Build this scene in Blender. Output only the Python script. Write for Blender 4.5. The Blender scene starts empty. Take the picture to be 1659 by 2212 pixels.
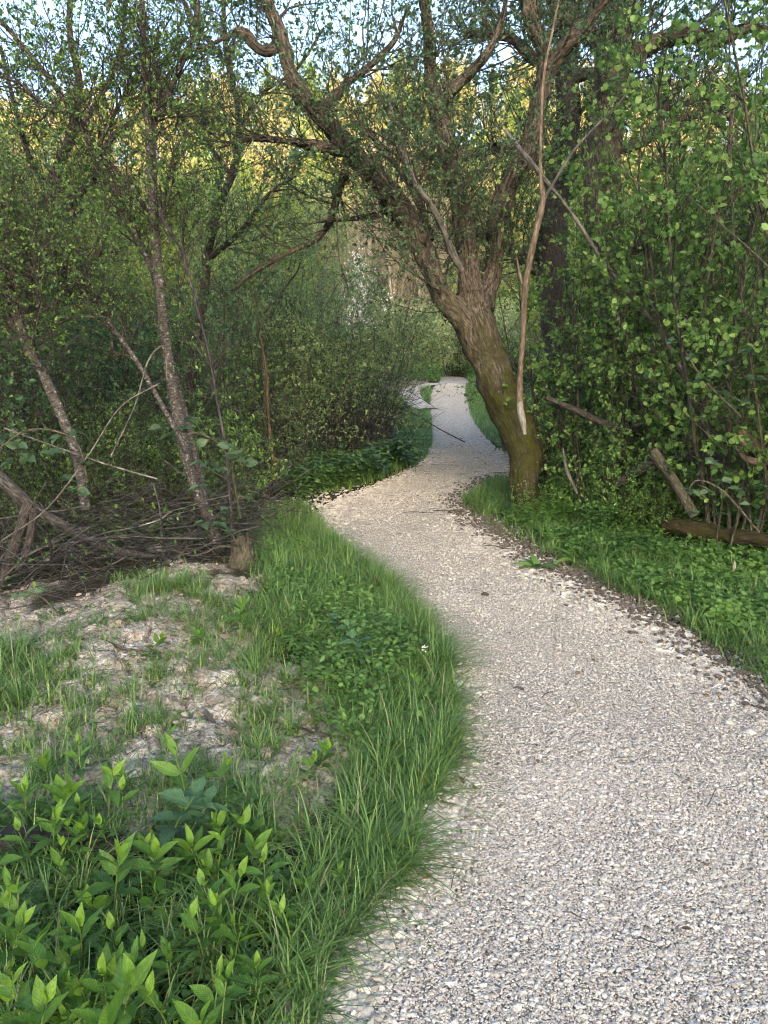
import bpy, math, random
import numpy as np
from mathutils import Vector

# ------------------------------------------------------------------ camera, sky, sun, exposure
SC = bpy.context.scene
COL = SC.collection
VW, VH, F = 1659.0, 2212.0, 1609.0          # design frame (photo pixels at 1659 wide) and focal length in it
PITCH = math.radians(12.6)
EYE = 1.6
cam_d = bpy.data.cameras.new("camera"); cam = bpy.data.objects.new("camera", cam_d); COL.objects.link(cam)
cam.location = (0, 0, EYE); cam.rotation_euler = (math.pi / 2 - PITCH, 0, 0)
cam_d.sensor_fit = 'VERTICAL'; cam_d.angle = 2 * math.atan(VH / 2 / F)
cam_d.clip_start = 0.05; cam_d.clip_end = 2000
SC.camera = cam

SUN_EL, SUN_AZ = math.radians(10.0), math.radians(172)   # azimuth clockwise from +Y : sun behind the camera
w = bpy.data.worlds.new("World"); SC.world = w; w.use_nodes = True
nt = w.node_tree; bg = nt.nodes['Background']
sky = nt.nodes.new('ShaderNodeTexSky'); sky.sky_type = 'NISHITA'; sky.sun_disc = False
sky.sun_elevation = SUN_EL; sky.sun_rotation = SUN_AZ; sky.air_density = 0.7; sky.dust_density = 5.5; sky.ozone_density = 1.0
nt.links.new(sky.outputs[0], bg.inputs[0]); bg.inputs[1].default_value = 0.15
sd = bpy.data.lights.new("sun", 'SUN'); so = bpy.data.objects.new("sun", sd); COL.objects.link(so)
sd.energy = 2.2; sd.angle = math.radians(0.5); sd.color = (1.0, 0.87, 0.62)
sdir = Vector((math.sin(SUN_AZ) * math.cos(SUN_EL), math.cos(SUN_AZ) * math.cos(SUN_EL), math.sin(SUN_EL)))
so.rotation_euler = (-sdir).to_track_quat('-Z', 'Y').to_euler()
SC.view_settings.view_transform = 'Standard'; SC.view_settings.look = 'None'
SC.view_settings.exposure = 3.0; SC.view_settings.use_white_balance = True; SC.view_settings.white_balance_temperature = 6450; SC.view_settings.white_balance_tint = 8; SC.view_settings.gamma = 1.0
SC.render.engine = 'CYCLES'
cy = SC.cycles
cy.max_bounces = 7; cy.diffuse_bounces = 7; cy.glossy_bounces = 2; cy.transmission_bounces = 4; cy.transparent_max_bounces = 4
cy.sample_clamp_indirect = 6; cy.use_denoising = True; cy.denoising_input_passes = 'RGB_ALBEDO_NORMAL'; cy.denoising_prefilter = 'ACCURATE'; cy.pixel_filter_type = 'BLACKMAN_HARRIS'; cy.filter_width = 1.1; cy.caustics_reflective = False; cy.caustics_refractive = False
cy.use_adaptive_sampling = True; cy.adaptive_threshold = 0.02

RNG = np.random.default_rng(7)
R = RNG

# ------------------------------------------------------------------ noise
def _hash(ix, iy, iz, seed=0):
    h = (ix * 374761393 + iy * 668265263 + iz * 2147483647 + seed * 1274126177) & 0xFFFFFFFF
    h = ((h ^ (h >> 13)) * 1274126177) & 0xFFFFFFFF
    return ((h ^ (h >> 16)) & 0xFFFF) / 65535.0
def noise(x, y, z=0.0, seed=0):
    x = np.asarray(x, float); y = np.asarray(y, float); z = np.zeros_like(x) + z
    ix, iy, iz = np.floor(x).astype(np.int64), np.floor(y).astype(np.int64), np.floor(z).astype(np.int64)
    fx, fy, fz = x - ix, y - iy, z - iz
    fx, fy, fz = [f * f * (3 - 2 * f) for f in (fx, fy, fz)]
    r = 0
    for a in (0, 1):
        for b in (0, 1):
            for c in (0, 1):
                wgt = (fx if a else 1 - fx) * (fy if b else 1 - fy) * (fz if c else 1 - fz)
                r = r + wgt * _hash(ix + a, iy + b, iz + c, seed)
    return r * 2 - 1
def fbm(x, y, z=0.0, o=4, seed=0):
    r, a, f = 0, 0.5, 1.0
    for i in range(o):
        r = r + a * noise(np.asarray(x) * f, np.asarray(y) * f, np.asarray(z) * f, seed + i); a *= .5; f *= 2.03
    return r
def worley_edge(x, y, seed=0):               # distance between the two nearest cell points
    ix, iy = np.floor(x).astype(np.int64), np.floor(y).astype(np.int64)
    d1 = np.full(x.shape, 9.0); d2 = np.full(x.shape, 9.0)
    for a in (-1, 0, 1):
        for b in (-1, 0, 1):
            px = ix + a + _hash(ix + a, iy + b, ix * 0, seed); py = iy + b + _hash(ix + a, iy + b, ix * 0, seed + 5)
            d = np.hypot(px - x, py - y)
            d2 = np.where(d < d1, d1, np.minimum(d2, d)); d1 = np.minimum(d1, d)
    return d2 - d1

# ------------------------------------------------------------------ terrain height and pixel <-> world
def hgt(x, y):
    x = np.asarray(x, float); y = np.asarray(y, float)
    dip = -0.32 * np.exp(-((y - 19.5) / 5.5) ** 2)
    rise = np.clip((y - 30) / 8, 0, 1) ** 2 * -0.1
    t = np.clip((y - 52) / 80, 0, 1); hill = 31 * t * t * (3 - 2 * t) * (1 + 0.05 * np.sin(x * .05 + 1))
    bank = 0.15 * np.exp(-((x + 1.35) / .8) ** 2 - ((y - 4.0) / 1.6) ** 2)
    return dip + rise + hill + bank + 0.025 * fbm(x * .9, y * .9, seed=3) * np.exp(-np.abs(x - 0.6) * 0.0)
def ray(px, py):
    u = (np.asarray(px, float) - VW / 2) / F; v = (VH / 2 - np.asarray(py, float)) / F
    return u, math.cos(PITCH) + v * math.sin(PITCH), -math.sin(PITCH) + v * math.cos(PITCH)
def P(px, py, d):                             # the point seen at px,py whose forward distance (world Y) is d
    dx, dy, dz = ray(px, py); s = d / dy
    return np.array([float(dx * s), float(d), float(EYE + dz * s)])
def G(px, py, h=0.0):                         # where the line of sight meets the ground (raised by h)
    dx, dy, dz = [float(a) for a in ray(px, py)]
    s, prev = 0.5, 0.5
    while s < 150:
        if EYE + dz * s <= float(hgt(dx * s, dy * s)) + h: break
        prev = s; s *= 1.02
    lo, hi = prev, s
    for _ in range(20):
        m = (lo + hi) / 2
        if EYE + dz * m <= float(hgt(dx * m, dy * m)) + h: hi = m
        else: lo = m
    return np.array([dx * hi, dy * hi, float(hgt(dx * hi, dy * hi))])
def proj(p):
    p = np.asarray(p, float); x, y, z = p[..., 0], p[..., 1], p[..., 2] - EYE
    dep = y * math.cos(PITCH) - z * math.sin(PITCH); up = y * math.sin(PITCH) + z * math.cos(PITCH)
    dep = np.where(dep < .05, .05, dep)
    return VW / 2 + F * x / dep, VH / 2 - F * up / dep
def inpoly(x, y, poly):
    poly = np.asarray(poly, float); r = np.zeros(x.shape, bool); n = len(poly); j = n - 1
    for i in range(n):
        xi, yi, xj, yj = *poly[i], *poly[j]
        if yi != yj:
            r ^= ((yi > y) != (yj > y)) & (x < (xj - xi) * (y - yi) / (yj - yi) + xi)
        j = i
    return r

# ------------------------------------------------------------------ mesh building
def mk(name, V, Fs, mats, parent=None, attrs=None, mi=None, flat=False, link=True):
    """V (n,3); Fs a list of (m,k) index arrays; mi one material index per array."""
    me = bpy.data.meshes.new(name)
    V = np.ascontiguousarray(V, np.float32)
    me.vertices.add(len(V)); me.vertices.foreach_set('co', V.ravel())
    Fs2 = [(np.asarray(f, np.int32), (mi[i] if mi else 0)) for i, f in enumerate(Fs) if len(f)]
    nl = sum(f.size for f, _ in Fs2); npoly = sum(len(f) for f, _ in Fs2)
    me.loops.add(nl); me.polygons.add(npoly)
    me.loops.foreach_set('vertex_index', np.concatenate([f.ravel() for f, _ in Fs2]))
    st = []; o = 0
    for f, _ in Fs2:
        st.append(o + np.arange(len(f)) * f.shape[1]); o += f.size
    me.polygons.foreach_set('loop_start', np.concatenate(st).astype(np.int32))
    if mi: me.polygons.foreach_set('material_index', np.concatenate([np.full(len(f), m, np.int32) for f, m in Fs2]))
    me.update(calc_edges=True)
    for k, a in (attrs or {}).items():
        a = np.asarray(a, np.float32)
        if a.ndim == 1:
            at = me.attributes.new(k, 'FLOAT', 'POINT'); at.data.foreach_set('value', a)
        else:
            at = me.attributes.new(k, 'FLOAT_VECTOR', 'POINT'); at.data.foreach_set('vector', np.ascontiguousarray(a).ravel())
    for m in (mats if isinstance(mats, (list, tuple)) else [mats]): me.materials.append(m)
    if flat: me.shade_flat()
    o = bpy.data.objects.new(name, me)
    if link: COL.objects.link(o)
    if parent is not None: o.parent = parent
    return o
def tag(o, label=None, cat=None, group=None, kind=None):
    if label: o['label'] = label
    if cat: o['category'] = cat
    if group: o['group'] = group
    if kind: o['kind'] = kind
    return o
def thing(name, loc, label, cat, group=None, rz=0.0, s=1.0):
    o = bpy.data.objects.new(name, None); COL.objects.link(o); o.empty_display_size = .1
    o.location = [float(v) for v in loc]; o.rotation_euler = (0, 0, rz); o.scale = (s, s, s)
    return tag(o, label, cat, group)
def dup(root, loc, rz, s, label, group=None, tilt=(0, 0)):
    r = root.copy(); COL.objects.link(r); r.location = [float(v) for v in loc]
    r.rotation_euler = (tilt[0], tilt[1], rz); r.scale = s if isinstance(s, tuple) else (s, s, s)
    if label: r['label'] = label
    if group: r['group'] = group
    for ch in root.children:
        c = ch.copy(); COL.objects.link(c); c.parent = r
        for g in ch.children:
            d = g.copy(); COL.objects.link(d); d.parent = c
    return r
class Geo:                                   # collects verts/faces with the attributes rnd and bark
    def __init__(s): s.V = []; s.F = []; s.M = []; s.rnd = []; s.bark = []; s.n = 0
    def add(s, V, Fs, m=0, rnd=None, bark=None):
        V = np.asarray(V, float).reshape(-1, 3)
        s.V.append(V)
        for f in Fs:
            if len(f): s.F.append(np.asarray(f) + s.n); s.M.append(m)
        s.rnd.append(np.zeros(len(V)) if rnd is None else rnd); s.bark.append(np.zeros((len(V), 3)) if bark is None else bark)
        s.n += len(V); return s
    def build(s, name, mats, parent=None, flat=False, off=None):
        V = np.concatenate(s.V)
        if off is not None: V = V - np.asarray(off)
        return mk(name, V, s.F, mats, parent, {'rnd': np.concatenate(s.rnd), 'bark': np.concatenate(s.bark)}, s.M, flat)
def norm(v): return v / np.maximum(np.linalg.norm(v, axis=-1, keepdims=True), 1e-9)

def tubes(pts, rad, sides=4, disp=None, cap=False):
    """pts (N,K,3) rad (N,K) -> V, faces, rnd, bark"""
    pts = np.asarray(pts, float); rad = np.asarray(rad, float)
    N, K, _ = pts.shape
    T = norm(np.gradient(pts, axis=1))
    mean = norm(T.mean(axis=1))
    ref = np.where(np.abs(mean[:, 2:3]) > .8, np.array([[1., 0, 0]]), np.array([[0, 0, 1.]]))
    A = norm(np.cross(T, ref[:, None, :])); B = np.cross(T, A)
    th = np.arange(sides) / sides * 2 * np.pi
    seg = np.linalg.norm(np.diff(pts, axis=1), axis=2); L = np.concatenate([np.zeros((N, 1)), np.cumsum(seg, axis=1)], 1)
    c, s_ = np.cos(th), np.sin(th)
    ring = A[:, :, None, :] * c[None, None, :, None] + B[:, :, None, :] * s_[None, None, :, None]
    rr = rad[:, :, None] * np.ones((1, 1, sides))
    off = R.random((N, 1, 1)) * 7
    bark = np.stack([rr * c + off, rr * s_ + off, np.broadcast_to(L[:, :, None], rr.shape)], -1)
    if disp is not None: rr = rr + disp(bark, rr)
    V = pts[:, :, None, :] + ring * rr[..., None]
    idx = np.arange(N * K * sides).reshape(N, K, sides)
    a = idx[:, :-1, :]; b = np.roll(a, -1, axis=2); d = idx[:, 1:, :]; e = np.roll(d, -1, axis=2)
    Fq = np.stack([a, d, e, b], -1).reshape(-1, 4)
    Fs = [Fq]
    if cap:
        Fs += [idx[:, -1, :][:, ::1], idx[:, 0, ::-1]]
    rnd = np.repeat(R.random(N), K * sides)
    return V.reshape(-1, 3), Fs, rnd, bark.reshape(-1, 3)
def curve(pts, step=0.05):                    # Catmull-Rom through rows (x,y,z,r)
    p = np.asarray(pts, float)
    p = np.vstack([2 * p[0] - p[1], p, 2 * p[-1] - p[-2]])
    out = []
    for i in range(1, len(p) - 2):
        n = max(1, int(np.linalg.norm(p[i + 1, :3] - p[i, :3]) / step))
        t = (np.arange(n) / n)[:, None]
        out.append(.5 * (2 * p[i] + (p[i + 1] - p[i - 1]) * t + (2 * p[i - 1] - 5 * p[i] + 4 * p[i + 1] - p[i + 2]) * t ** 2 + (3 * p[i] - p[i - 1] - 3 * p[i + 1] + p[i + 2]) * t ** 3))
    out.append(p[-2][None]); o = np.concatenate(out); o[:, 3] = np.maximum(o[:, 3], .001); return o
def grow(start, dirs, length, K=5, wig=.25, up=0.0):
    p = np.asarray(start, float).copy(); d = norm(np.asarray(dirs, float)); out = [p.copy()]
    length = np.asarray(length, float)[:, None] / (K - 1)
    upv = np.array([0, 0, 1.0])
    for k in range(K - 1):
        d = norm(d + wig * R.normal(size=d.shape) + up * upv); p = p + d * length; out.append(p.copy())
    return np.stack(out, 1)
def spawn(pts, n, tmin=.2, ang=.8, tmax=1.0, wt=None):
    """n children off parent polylines (N,K,3) -> start, dir, parent index, t"""
    N, K, _ = pts.shape
    L = np.linalg.norm(np.diff(pts, axis=1), axis=2).sum(1) if wt is None else wt
    i = R.choice(N, n, p=L / L.sum()); t = tmin + (tmax - tmin) * R.random(n)
    f = t * (K - 1); k = np.minimum(f.astype(int), K - 2); u = (f - k)[:, None]
    a, b = pts[i, k], pts[i, k + 1]; s = a + (b - a) * u; T = norm(b - a)
    q = norm(np.cross(T, R.normal(size=T.shape)))
    an = (ang * (0.6 + 0.8 * R.random(n)))[:, None]
    return s, norm(T * np.cos(an) + q * np.sin(an)), i, t

# leaf templates: u along, v across, n normal
def leaf_tpl(kind):
    if kind == 'oval':
        t = [(0, 0, 0), (.3, -.26, .05), (.7, -.22, .03), (1, 0, -.07), (.7, .22, .03), (.3, .26, .05)]
    elif kind == 'round':
        t = [(0, 0, 0), (.22, -.36, .06), (.66, -.38, .04), (1, 0, -.06), (.66, .38, .04), (.22, .36, .06)]
    elif kind == 'diamond':
        return np.array([(0, 0, 0), (.5, -.3, .04), (1, 0, 0), (.5, .3, .04)]), [np.array([[0, 1, 2, 3]])]
    elif kind == 'narrow':
        return np.array([(0, 0, 0), (.5, -.14, .03), (1, 0, 0), (.5, .14, .03)]), [np.array([[0, 1, 2, 3]])]
    return np.array(t, float), [np.array([[0, 1, 2, 3], [0, 3, 4, 5]])]
def big_leaf(wid=.36, n=6, serr=0.0, droop=.25, base=0.0):
    V = []; 
    for i in range(n + 1):
        u = i / n; h = wid * .5 * (math.sin(math.pi * min(1, (u * .96 + .04)) ** .85)) * (1.0 if u < 1 else 0)
        h = max(h, .004); sr = (1 + serr * (1 if i % 2 else -1))
        z = -droop * u * u
        V += [(u, -h * sr, z + h * .35), (u, 0, z), (u, h * sr, z + h * .35)]
    Fc = []
    for i in range(n):
        a = 3 * i
        Fc += [(a, a + 3, a + 4, a + 1), (a + 1, a + 4, a + 5, a + 2)]
    return np.array(V, float), [np.array(Fc)]
def leaves(pos, dirs, size, tpl, flatten=.5, tilt=.6):
    """one leaf per row: axis along dirs, normal mostly up"""
    V0, F0 = tpl; M = len(pos)
    D = norm(np.asarray(dirs, float)); Nn = R.normal(size=D.shape) * tilt + np.array([0, 0, 1.0]) * flatten
    Nn = norm(Nn - (Nn * D).sum(1, keepdims=True) * D); S = np.cross(Nn, D)
    size = np.asarray(size, float)
    V = pos[:, None, :] + (D[:, None, :] * V0[None, :, 0:1] + S[:, None, :] * V0[None, :, 1:2] + Nn[:, None, :] * V0[None, :, 2:3]) * size[:, None, None]
    k = len(V0); base = (np.arange(M) * k)[:, None, None]
    Fs = [(f[None] + base).reshape(-1, f.shape[1]) for f in F0]
    return V.reshape(-1, 3), Fs, np.repeat(R.random(M), k)
def leafy(g, tw, n, size, tpl, m, tmin=.25, clus=1, ang=.9, flatten=.5, tilt=.6, sv=.35, edge=0.02):
    """n leaf clusters along twigs tw"""
    s, d, i, t = spawn(tw, n, tmin, ang)
    s = np.repeat(s, clus, 0); d = np.repeat(d, clus, 0)
    if clus > 1: d = norm(d + .75 * R.normal(size=d.shape)); s = s + R.normal(size=s.shape) * edge * .3
    v, f, r = leaves(s, d, size * (1 - sv + 2 * sv * R.random(len(s))), tpl, flatten, tilt)
    g.add(v, f, m, r)

# ------------------------------------------------------------------ materials
def new_mat(name):
    m = bpy.data.materials.new(name); m.use_nodes = True; n = m.node_tree.nodes; n.clear()
    out = n.new('ShaderNodeOutputMaterial'); b = n.new('ShaderNodeBsdfPrincipled'); m.node_tree.links.new(b.outputs[0], out.inputs[0])
    return m, m.node_tree, b, out
def ramp(nt, fac, cols):
    r = nt.nodes.new('ShaderNodeValToRGB'); e = r.color_ramp.elements
    while len(e) < len(cols): e.new(.5)
    for i, (p, c) in enumerate(cols): e[i].position = p; e[i].color = (*c, 1)
    nt.links.new(fac, r.inputs[0]); return r.outputs[0]
def attr(nt, name, vec=False):
    a = nt.nodes.new('ShaderNodeAttribute'); a.attribute_name = name; return a.outputs['Vector' if vec else 'Fac']
def noi(nt, vec, scale, detail=4, rough=.55):
    n = nt.nodes.new('ShaderNodeTexNoise'); n.inputs['Scale'].default_value = scale; n.inputs['Detail'].default_value = detail; n.inputs['Roughness'].default_value = rough
    if vec is not None: nt.links.new(vec, n.inputs['Vector'])
    return n.outputs['Fac']
def scalev(nt, vec, s):
    m = nt.nodes.new('ShaderNodeMapping'); m.inputs['Scale'].default_value = s; nt.links.new(vec, m.inputs['Vector']); return m.outputs[0]
def mix(nt, fac, a, b):
    m = nt.nodes.new('ShaderNodeMix'); m.data_type = 'RGBA'
    for sck, v in ((m.inputs[0], fac), (m.inputs[6], a), (m.inputs[7], b)):
        if hasattr(v, 'node'): nt.links.new(v, sck)
        elif isinstance(v, tuple): sck.default_value = (*v, 1)
        else: sck.default_value = v
    return m.outputs[2]
def bump(nt, b, h, dist, strength=1.0):
    bp = nt.nodes.new('ShaderNodeBump'); bp.inputs['Distance'].default_value = dist; bp.inputs['Strength'].default_value = strength
    nt.links.new(h, bp.inputs['Height']); nt.links.new(bp.outputs[0], b.inputs['Normal'])
def leaf_mat(name, cols, trans=.48, rough=.5, spec=.35, vein=False):
    m, nt, b, out = new_mat(name)
    c = ramp(nt, attr(nt, 'rnd'), cols)
    nt.links.new(c, b.inputs['Base Color']); b.inputs['Roughness'].default_value = rough; b.inputs['Specular IOR Level'].default_value = spec
    if vein:
        sp = nt.nodes.new('ShaderNodeSeparateXYZ'); nt.links.new(attr(nt, 'bark', True), sp.inputs[0])
        def mth(op, a, b_=0.0, c_=0.0):
            q = nt.nodes.new('ShaderNodeMath'); q.operation = op
            for i_, v_ in enumerate((a, b_, c_)):
                if hasattr(v_, 'node'): nt.links.new(v_, q.inputs[i_])
                else: q.inputs[i_].default_value = v_
            return q.outputs[0]
        av = mth('ABSOLUTE', sp.outputs[1]); ph = mth('MULTIPLY_ADD', av, -1.3, sp.outputs[0])
        wv = mth('SINE', mth('MULTIPLY', ph, 52.0)); mid = mth('LESS_THAN', av, .013)
        vn = mth('GREATER_THAN', wv, .86)
        c = mix(nt, mth('MULTIPLY', mth('MAXIMUM', mth('MULTIPLY', vn, .35), mid), .28), c, (.20, .30, .09))
        blot = ramp(nt, noi(nt, sp.outputs[0].node.inputs[0].links[0].from_socket, 7, 4, .6), [(.35, (.55, .55, .55)), (.6, (1, 1, 1))])
        mm = nt.nodes.new('ShaderNodeMix'); mm.data_type = 'RGBA'; mm.blend_type = 'MULTIPLY'; mm.inputs[0].default_value = .6
        nt.links.new(c, mm.inputs[6]); nt.links.new(blot, mm.inputs[7]); c = mm.outputs[2]
        nt.links.new(c, b.inputs['Base Color']); bump(nt, b, wv, .0005, .5)
    tr = nt.nodes.new('ShaderNodeBsdfTranslucent')
    tc = nt.nodes.new('ShaderNodeHueSaturation'); tc.inputs['Hue'].default_value = .485; tc.inputs['Saturation'].default_value = 1.0; tc.inputs['Value'].default_value = 1.3
    nt.links.new(c, tc.inputs['Color']); nt.links.new(tc.outputs[0], tr.inputs[0])
    ms = nt.nodes.new('ShaderNodeMixShader'); ms.inputs[0].default_value = trans
    nt.links.new(b.outputs[0], ms.inputs[1]); nt.links.new(tr.outputs[0], ms.inputs[2]); nt.links.new(ms.outputs[0], out.inputs[0])
    return m
def bark_mat(name, dark, light, moss=None, mosslo=0, mosshi=0, lichen=0.0, ring=False, freq=60.0, mosscol=(.07, .06, .012)):
    m, nt, b, out = new_mat(name)
    bk = attr(nt, 'bark', True)
    v = scalev(nt, bk, (1, 1, .28) if not ring else (1, 1, 3.0))
    n1 = noi(nt, v, freq, 5, .65)
    c = ramp(nt, n1, [(.38, dark), (.55, tuple((a + b_) / 2 for a, b_ in zip(dark, light))), (.66, light)])
    if lichen:
        l = noi(nt, bk, 34, 5, .7); lf = ramp(nt, l, [(.60 - lichen * .3, (0, 0, 0)), (.66 - lichen * .3, (1, 1, 1))])
        c = mix(nt, lf, c, (.25, .26, .24))
    if moss:
        gm = nt.nodes.new('ShaderNodeNewGeometry'); sp = nt.nodes.new('ShaderNodeSeparateXYZ'); nt.links.new(gm.outputs['Position'], sp.inputs[0])
        mr = nt.nodes.new('ShaderNodeMapRange'); mr.inputs[1].default_value = mosslo; mr.inputs[2].default_value = mosshi; mr.inputs[3].default_value = .72; mr.inputs[4].default_value = 0
        nt.links.new(sp.outputs[2], mr.inputs[0])
        big = noi(nt, bk, 7, 4, .7)
        ad = nt.nodes.new('ShaderNodeMath'); ad.operation = 'ADD'; nt.links.new(mr.outputs[0], ad.inputs[0]); nt.links.new(big, ad.inputs[1])
        mf = ramp(nt, ad.outputs[0], [(.98, (0, 0, 0)), (1.16, (1, 1, 1))]) if False else None
        sb = nt.nodes.new('ShaderNodeMath'); sb.operation = 'MULTIPLY_ADD'; sb.inputs[1].default_value = 3.2; sb.inputs[2].default_value = -3.05; sb.use_clamp = True
        nt.links.new(ad.outputs[0], sb.inputs[0])
        mn = noi(nt, bk, 110, 5, .75)
        mc = ramp(nt, mn, [(.3, tuple(x * .35 for x in mosscol)), (.5, mosscol), (.72, (mosscol[0] * 1.8, mosscol[1] * 1.8, mosscol[2] * 1.6))])
        mc = mix(nt, ramp(nt, noi(nt, bk, 11, 6, .8), [(.42, (0, 0, 0)), (.53, (1, 1, 1))]), (.040, .029, .020), mc)
        c = mix(nt, sb.outputs[0], c, mc)
    nt.links.new(c, b.inputs['Base Color']); b.inputs['Roughness'].default_value = .9; b.inputs['Specular IOR Level'].default_value = .15
    bump(nt, b, n1, .02)
    return m
M = {}
g3 = lambda a, b, c: [(0, a), (.5, b), (1, c)]
M['leaf_willow'] = leaf_mat('willow_leaf', g3((0.048, 0.092, 0.041), (0.087, 0.156, 0.071), (0.152, 0.230, 0.112)))
M['leaf_thorn'] = leaf_mat('blackthorn_leaf', [(0, (0.047, 0.097, 0.036)), (.6, (0.095, 0.178, 0.049)), (1, (0.237, 0.356, 0.078))])
M['leaf_hazel'] = leaf_mat('hazel_leaf', [(0, (0.060, 0.127, 0.036)), (.5, (0.127, 0.237, 0.061)), (1, (0.253, 0.385, 0.102))])
M['leaf_dark'] = leaf_mat('thicket_leaf', g3((0.038, 0.084, 0.036), (0.074, 0.156, 0.070), (0.127, 0.240, 0.099)))
M['leaf_osier'] = leaf_mat('osier_leaf', g3((0.112, 0.169, 0.076), (0.209, 0.296, 0.110), (0.344, 0.432, 0.170)))
M['leaf_bright'] = leaf_mat('spring_leaf', g3((0.113, 0.183, 0.051), (0.194, 0.288, 0.064), (0.322, 0.409, 0.087)))
M['leaf_gold'] = leaf_mat('golden_leaf', g3((.19, .19, .06), (.29, .27, .085), (.40, .36, .14)), .25)
M['leaf_pale'] = leaf_mat('sallow_leaf', g3((.20, .27, .125), (.30, .37, .17), (.40, .47, .24)))
M['leaf_bramble'] = leaf_mat('bramble_leaf', g3((0.057, 0.108, 0.054), (0.089, 0.156, 0.084), (0.140, 0.216, 0.119)), vein=True)
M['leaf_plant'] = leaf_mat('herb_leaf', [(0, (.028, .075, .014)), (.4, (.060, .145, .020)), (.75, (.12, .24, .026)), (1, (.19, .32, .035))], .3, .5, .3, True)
M['leaf_nettle'] = leaf_mat('nettle_leaf', g3((0.033, 0.085, 0.039), (0.052, 0.117, 0.052), (0.078, 0.156, 0.058)), .2, vein=True)
M['leaf_cover'] = leaf_mat('cover_leaf', g3((0.049, 0.109, 0.029), (0.101, 0.202, 0.057), (0.203, 0.347, 0.076)))
M['blossom'] = leaf_mat('blossom', g3((.6, .6, .55), (.7, .7, .65), (.8, .8, .78)), .3)
M['grass'] = leaf_mat('grass_blade', [(0, (0.049, 0.100, 0.031)), (.55, (0.088, 0.174, 0.045)), (.93, (0.177, 0.281, 0.063)), (1, (.24, .235, .13))], .3, .45, .4)
M['bark_willow'] = bark_mat('willow_bark', (.022, .018, .015), (.17, .142, .115), True, 1.2, 3.8, .0, mosscol=(.046, .052, .012))
M['bark_oak'] = bark_mat('oak_bark', (.028, .024, .020), (.135, .115, .09), True, -.6, 1.4, mosscol=(.045, .04, .012), freq=45)
M['bark_thorn'] = bark_mat('blackthorn_bark', (.038, .033, .030), (.145, .13, .115), lichen=.12, ring=True, freq=30)
M['bark_dark'] = bark_mat('dark_twig_bark', (.036, .030, .026), (.115, .098, .085), freq=80)
M['bark_twig'] = bark_mat('twig_bark', (.045, .041, .030), (.135, .122, .09), freq=90)
M['bark_pale'] = bark_mat('pale_bark', (.20, .17, .13), (.40, .35, .28), freq=20)
M['bark_grey'] = bark_mat('grey_branch_bark', (.06, .056, .05), (.20, .188, .17), freq=40)
M['bark_brush'] = bark_mat('dead_brush_bark', (.032, .030, .029), (.135, .126, .118), freq=70)
M['wood_dead'] = bark_mat('bare_dead_wood', (.085, .064, .046), (.24, .19, .145), freq=50)
M['wood_white'] = bark_mat('bleached_wood', (.13, .12, .105), (.36, .34, .31), freq=50)
M['bark_log'] = bark_mat('mossy_log_bark', (.035, .026, .018), (.13, .09, .06), True, .2, 1.6, mosscol=(.042, .042, .011), freq=40)
M['bark_wet'] = bark_mat('wet_log_bark', (.012, .011, .011), (.05, .046, .045), freq=40)
M['stem_green'] = leaf_mat('green_stem', g3((.05, .09, .02), (.08, .13, .03), (.12, .16, .05)), 0)
M['stem_purple'] = bark_mat('purple_stem', (.035, .026, .032), (.10, .08, .09), freq=50)

def ground_material():
    m, nt, b, out = new_mat('forest_soil')
    tc = nt.nodes.new('ShaderNodeTexCoord').outputs['Object']
    n1 = noi(nt, tc, 9, 6, .65); n2 = noi(nt, tc, 60, 4, .7)
    soil = ramp(nt, n2, [(.3, (.022, .016, .012)), (.55, (.055, .040, .028)), (.75, (.10, .078, .055))])
    clay = ramp(nt, n1, [(.26, (.13, .108, .082)), (.44, (.30, .27, .22)), (.60, (.52, .49, .43))])
    clay = mix(nt, ramp(nt, n2, [(.35, (1, 1, 1)), (.6, (0, 0, 0))]), clay, (.17, .135, .10))
    green = ramp(nt, n2, [(.3, (.018, .03, .012)), (.6, (.035, .055, .018)), (.8, (.06, .05, .03))])
    c = mix(nt, attr(nt, 'green'), soil, green); c = mix(nt, attr(nt, 'clay'), c, clay)
    nt.links.new(c, b.inputs['Base Color']); b.inputs['Roughness'].default_value = .95; b.inputs['Specular IOR Level'].default_value = .1
    ve = nt.nodes.new('ShaderNodeTexVoronoi'); ve.feature = 'DISTANCE_TO_EDGE'; ve.inputs['Scale'].default_value = 17
    wv = nt.nodes.new('ShaderNodeTexNoise'); wv.inputs['Scale'].default_value = 14; nt.links.new(tc, wv.inputs['Vector'])
    ml = mix(nt, .12, tc, wv.outputs['Color']); nt.links.new(ml, ve.inputs['Vector'])
    er = ramp(nt, ve.outputs['Distance'], [(0, (0, 0, 0)), (.09, (1, 1, 1))])
    hm = mix(nt, .65, er, n2)
    bump(nt, b, hm, .02); return m
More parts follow.
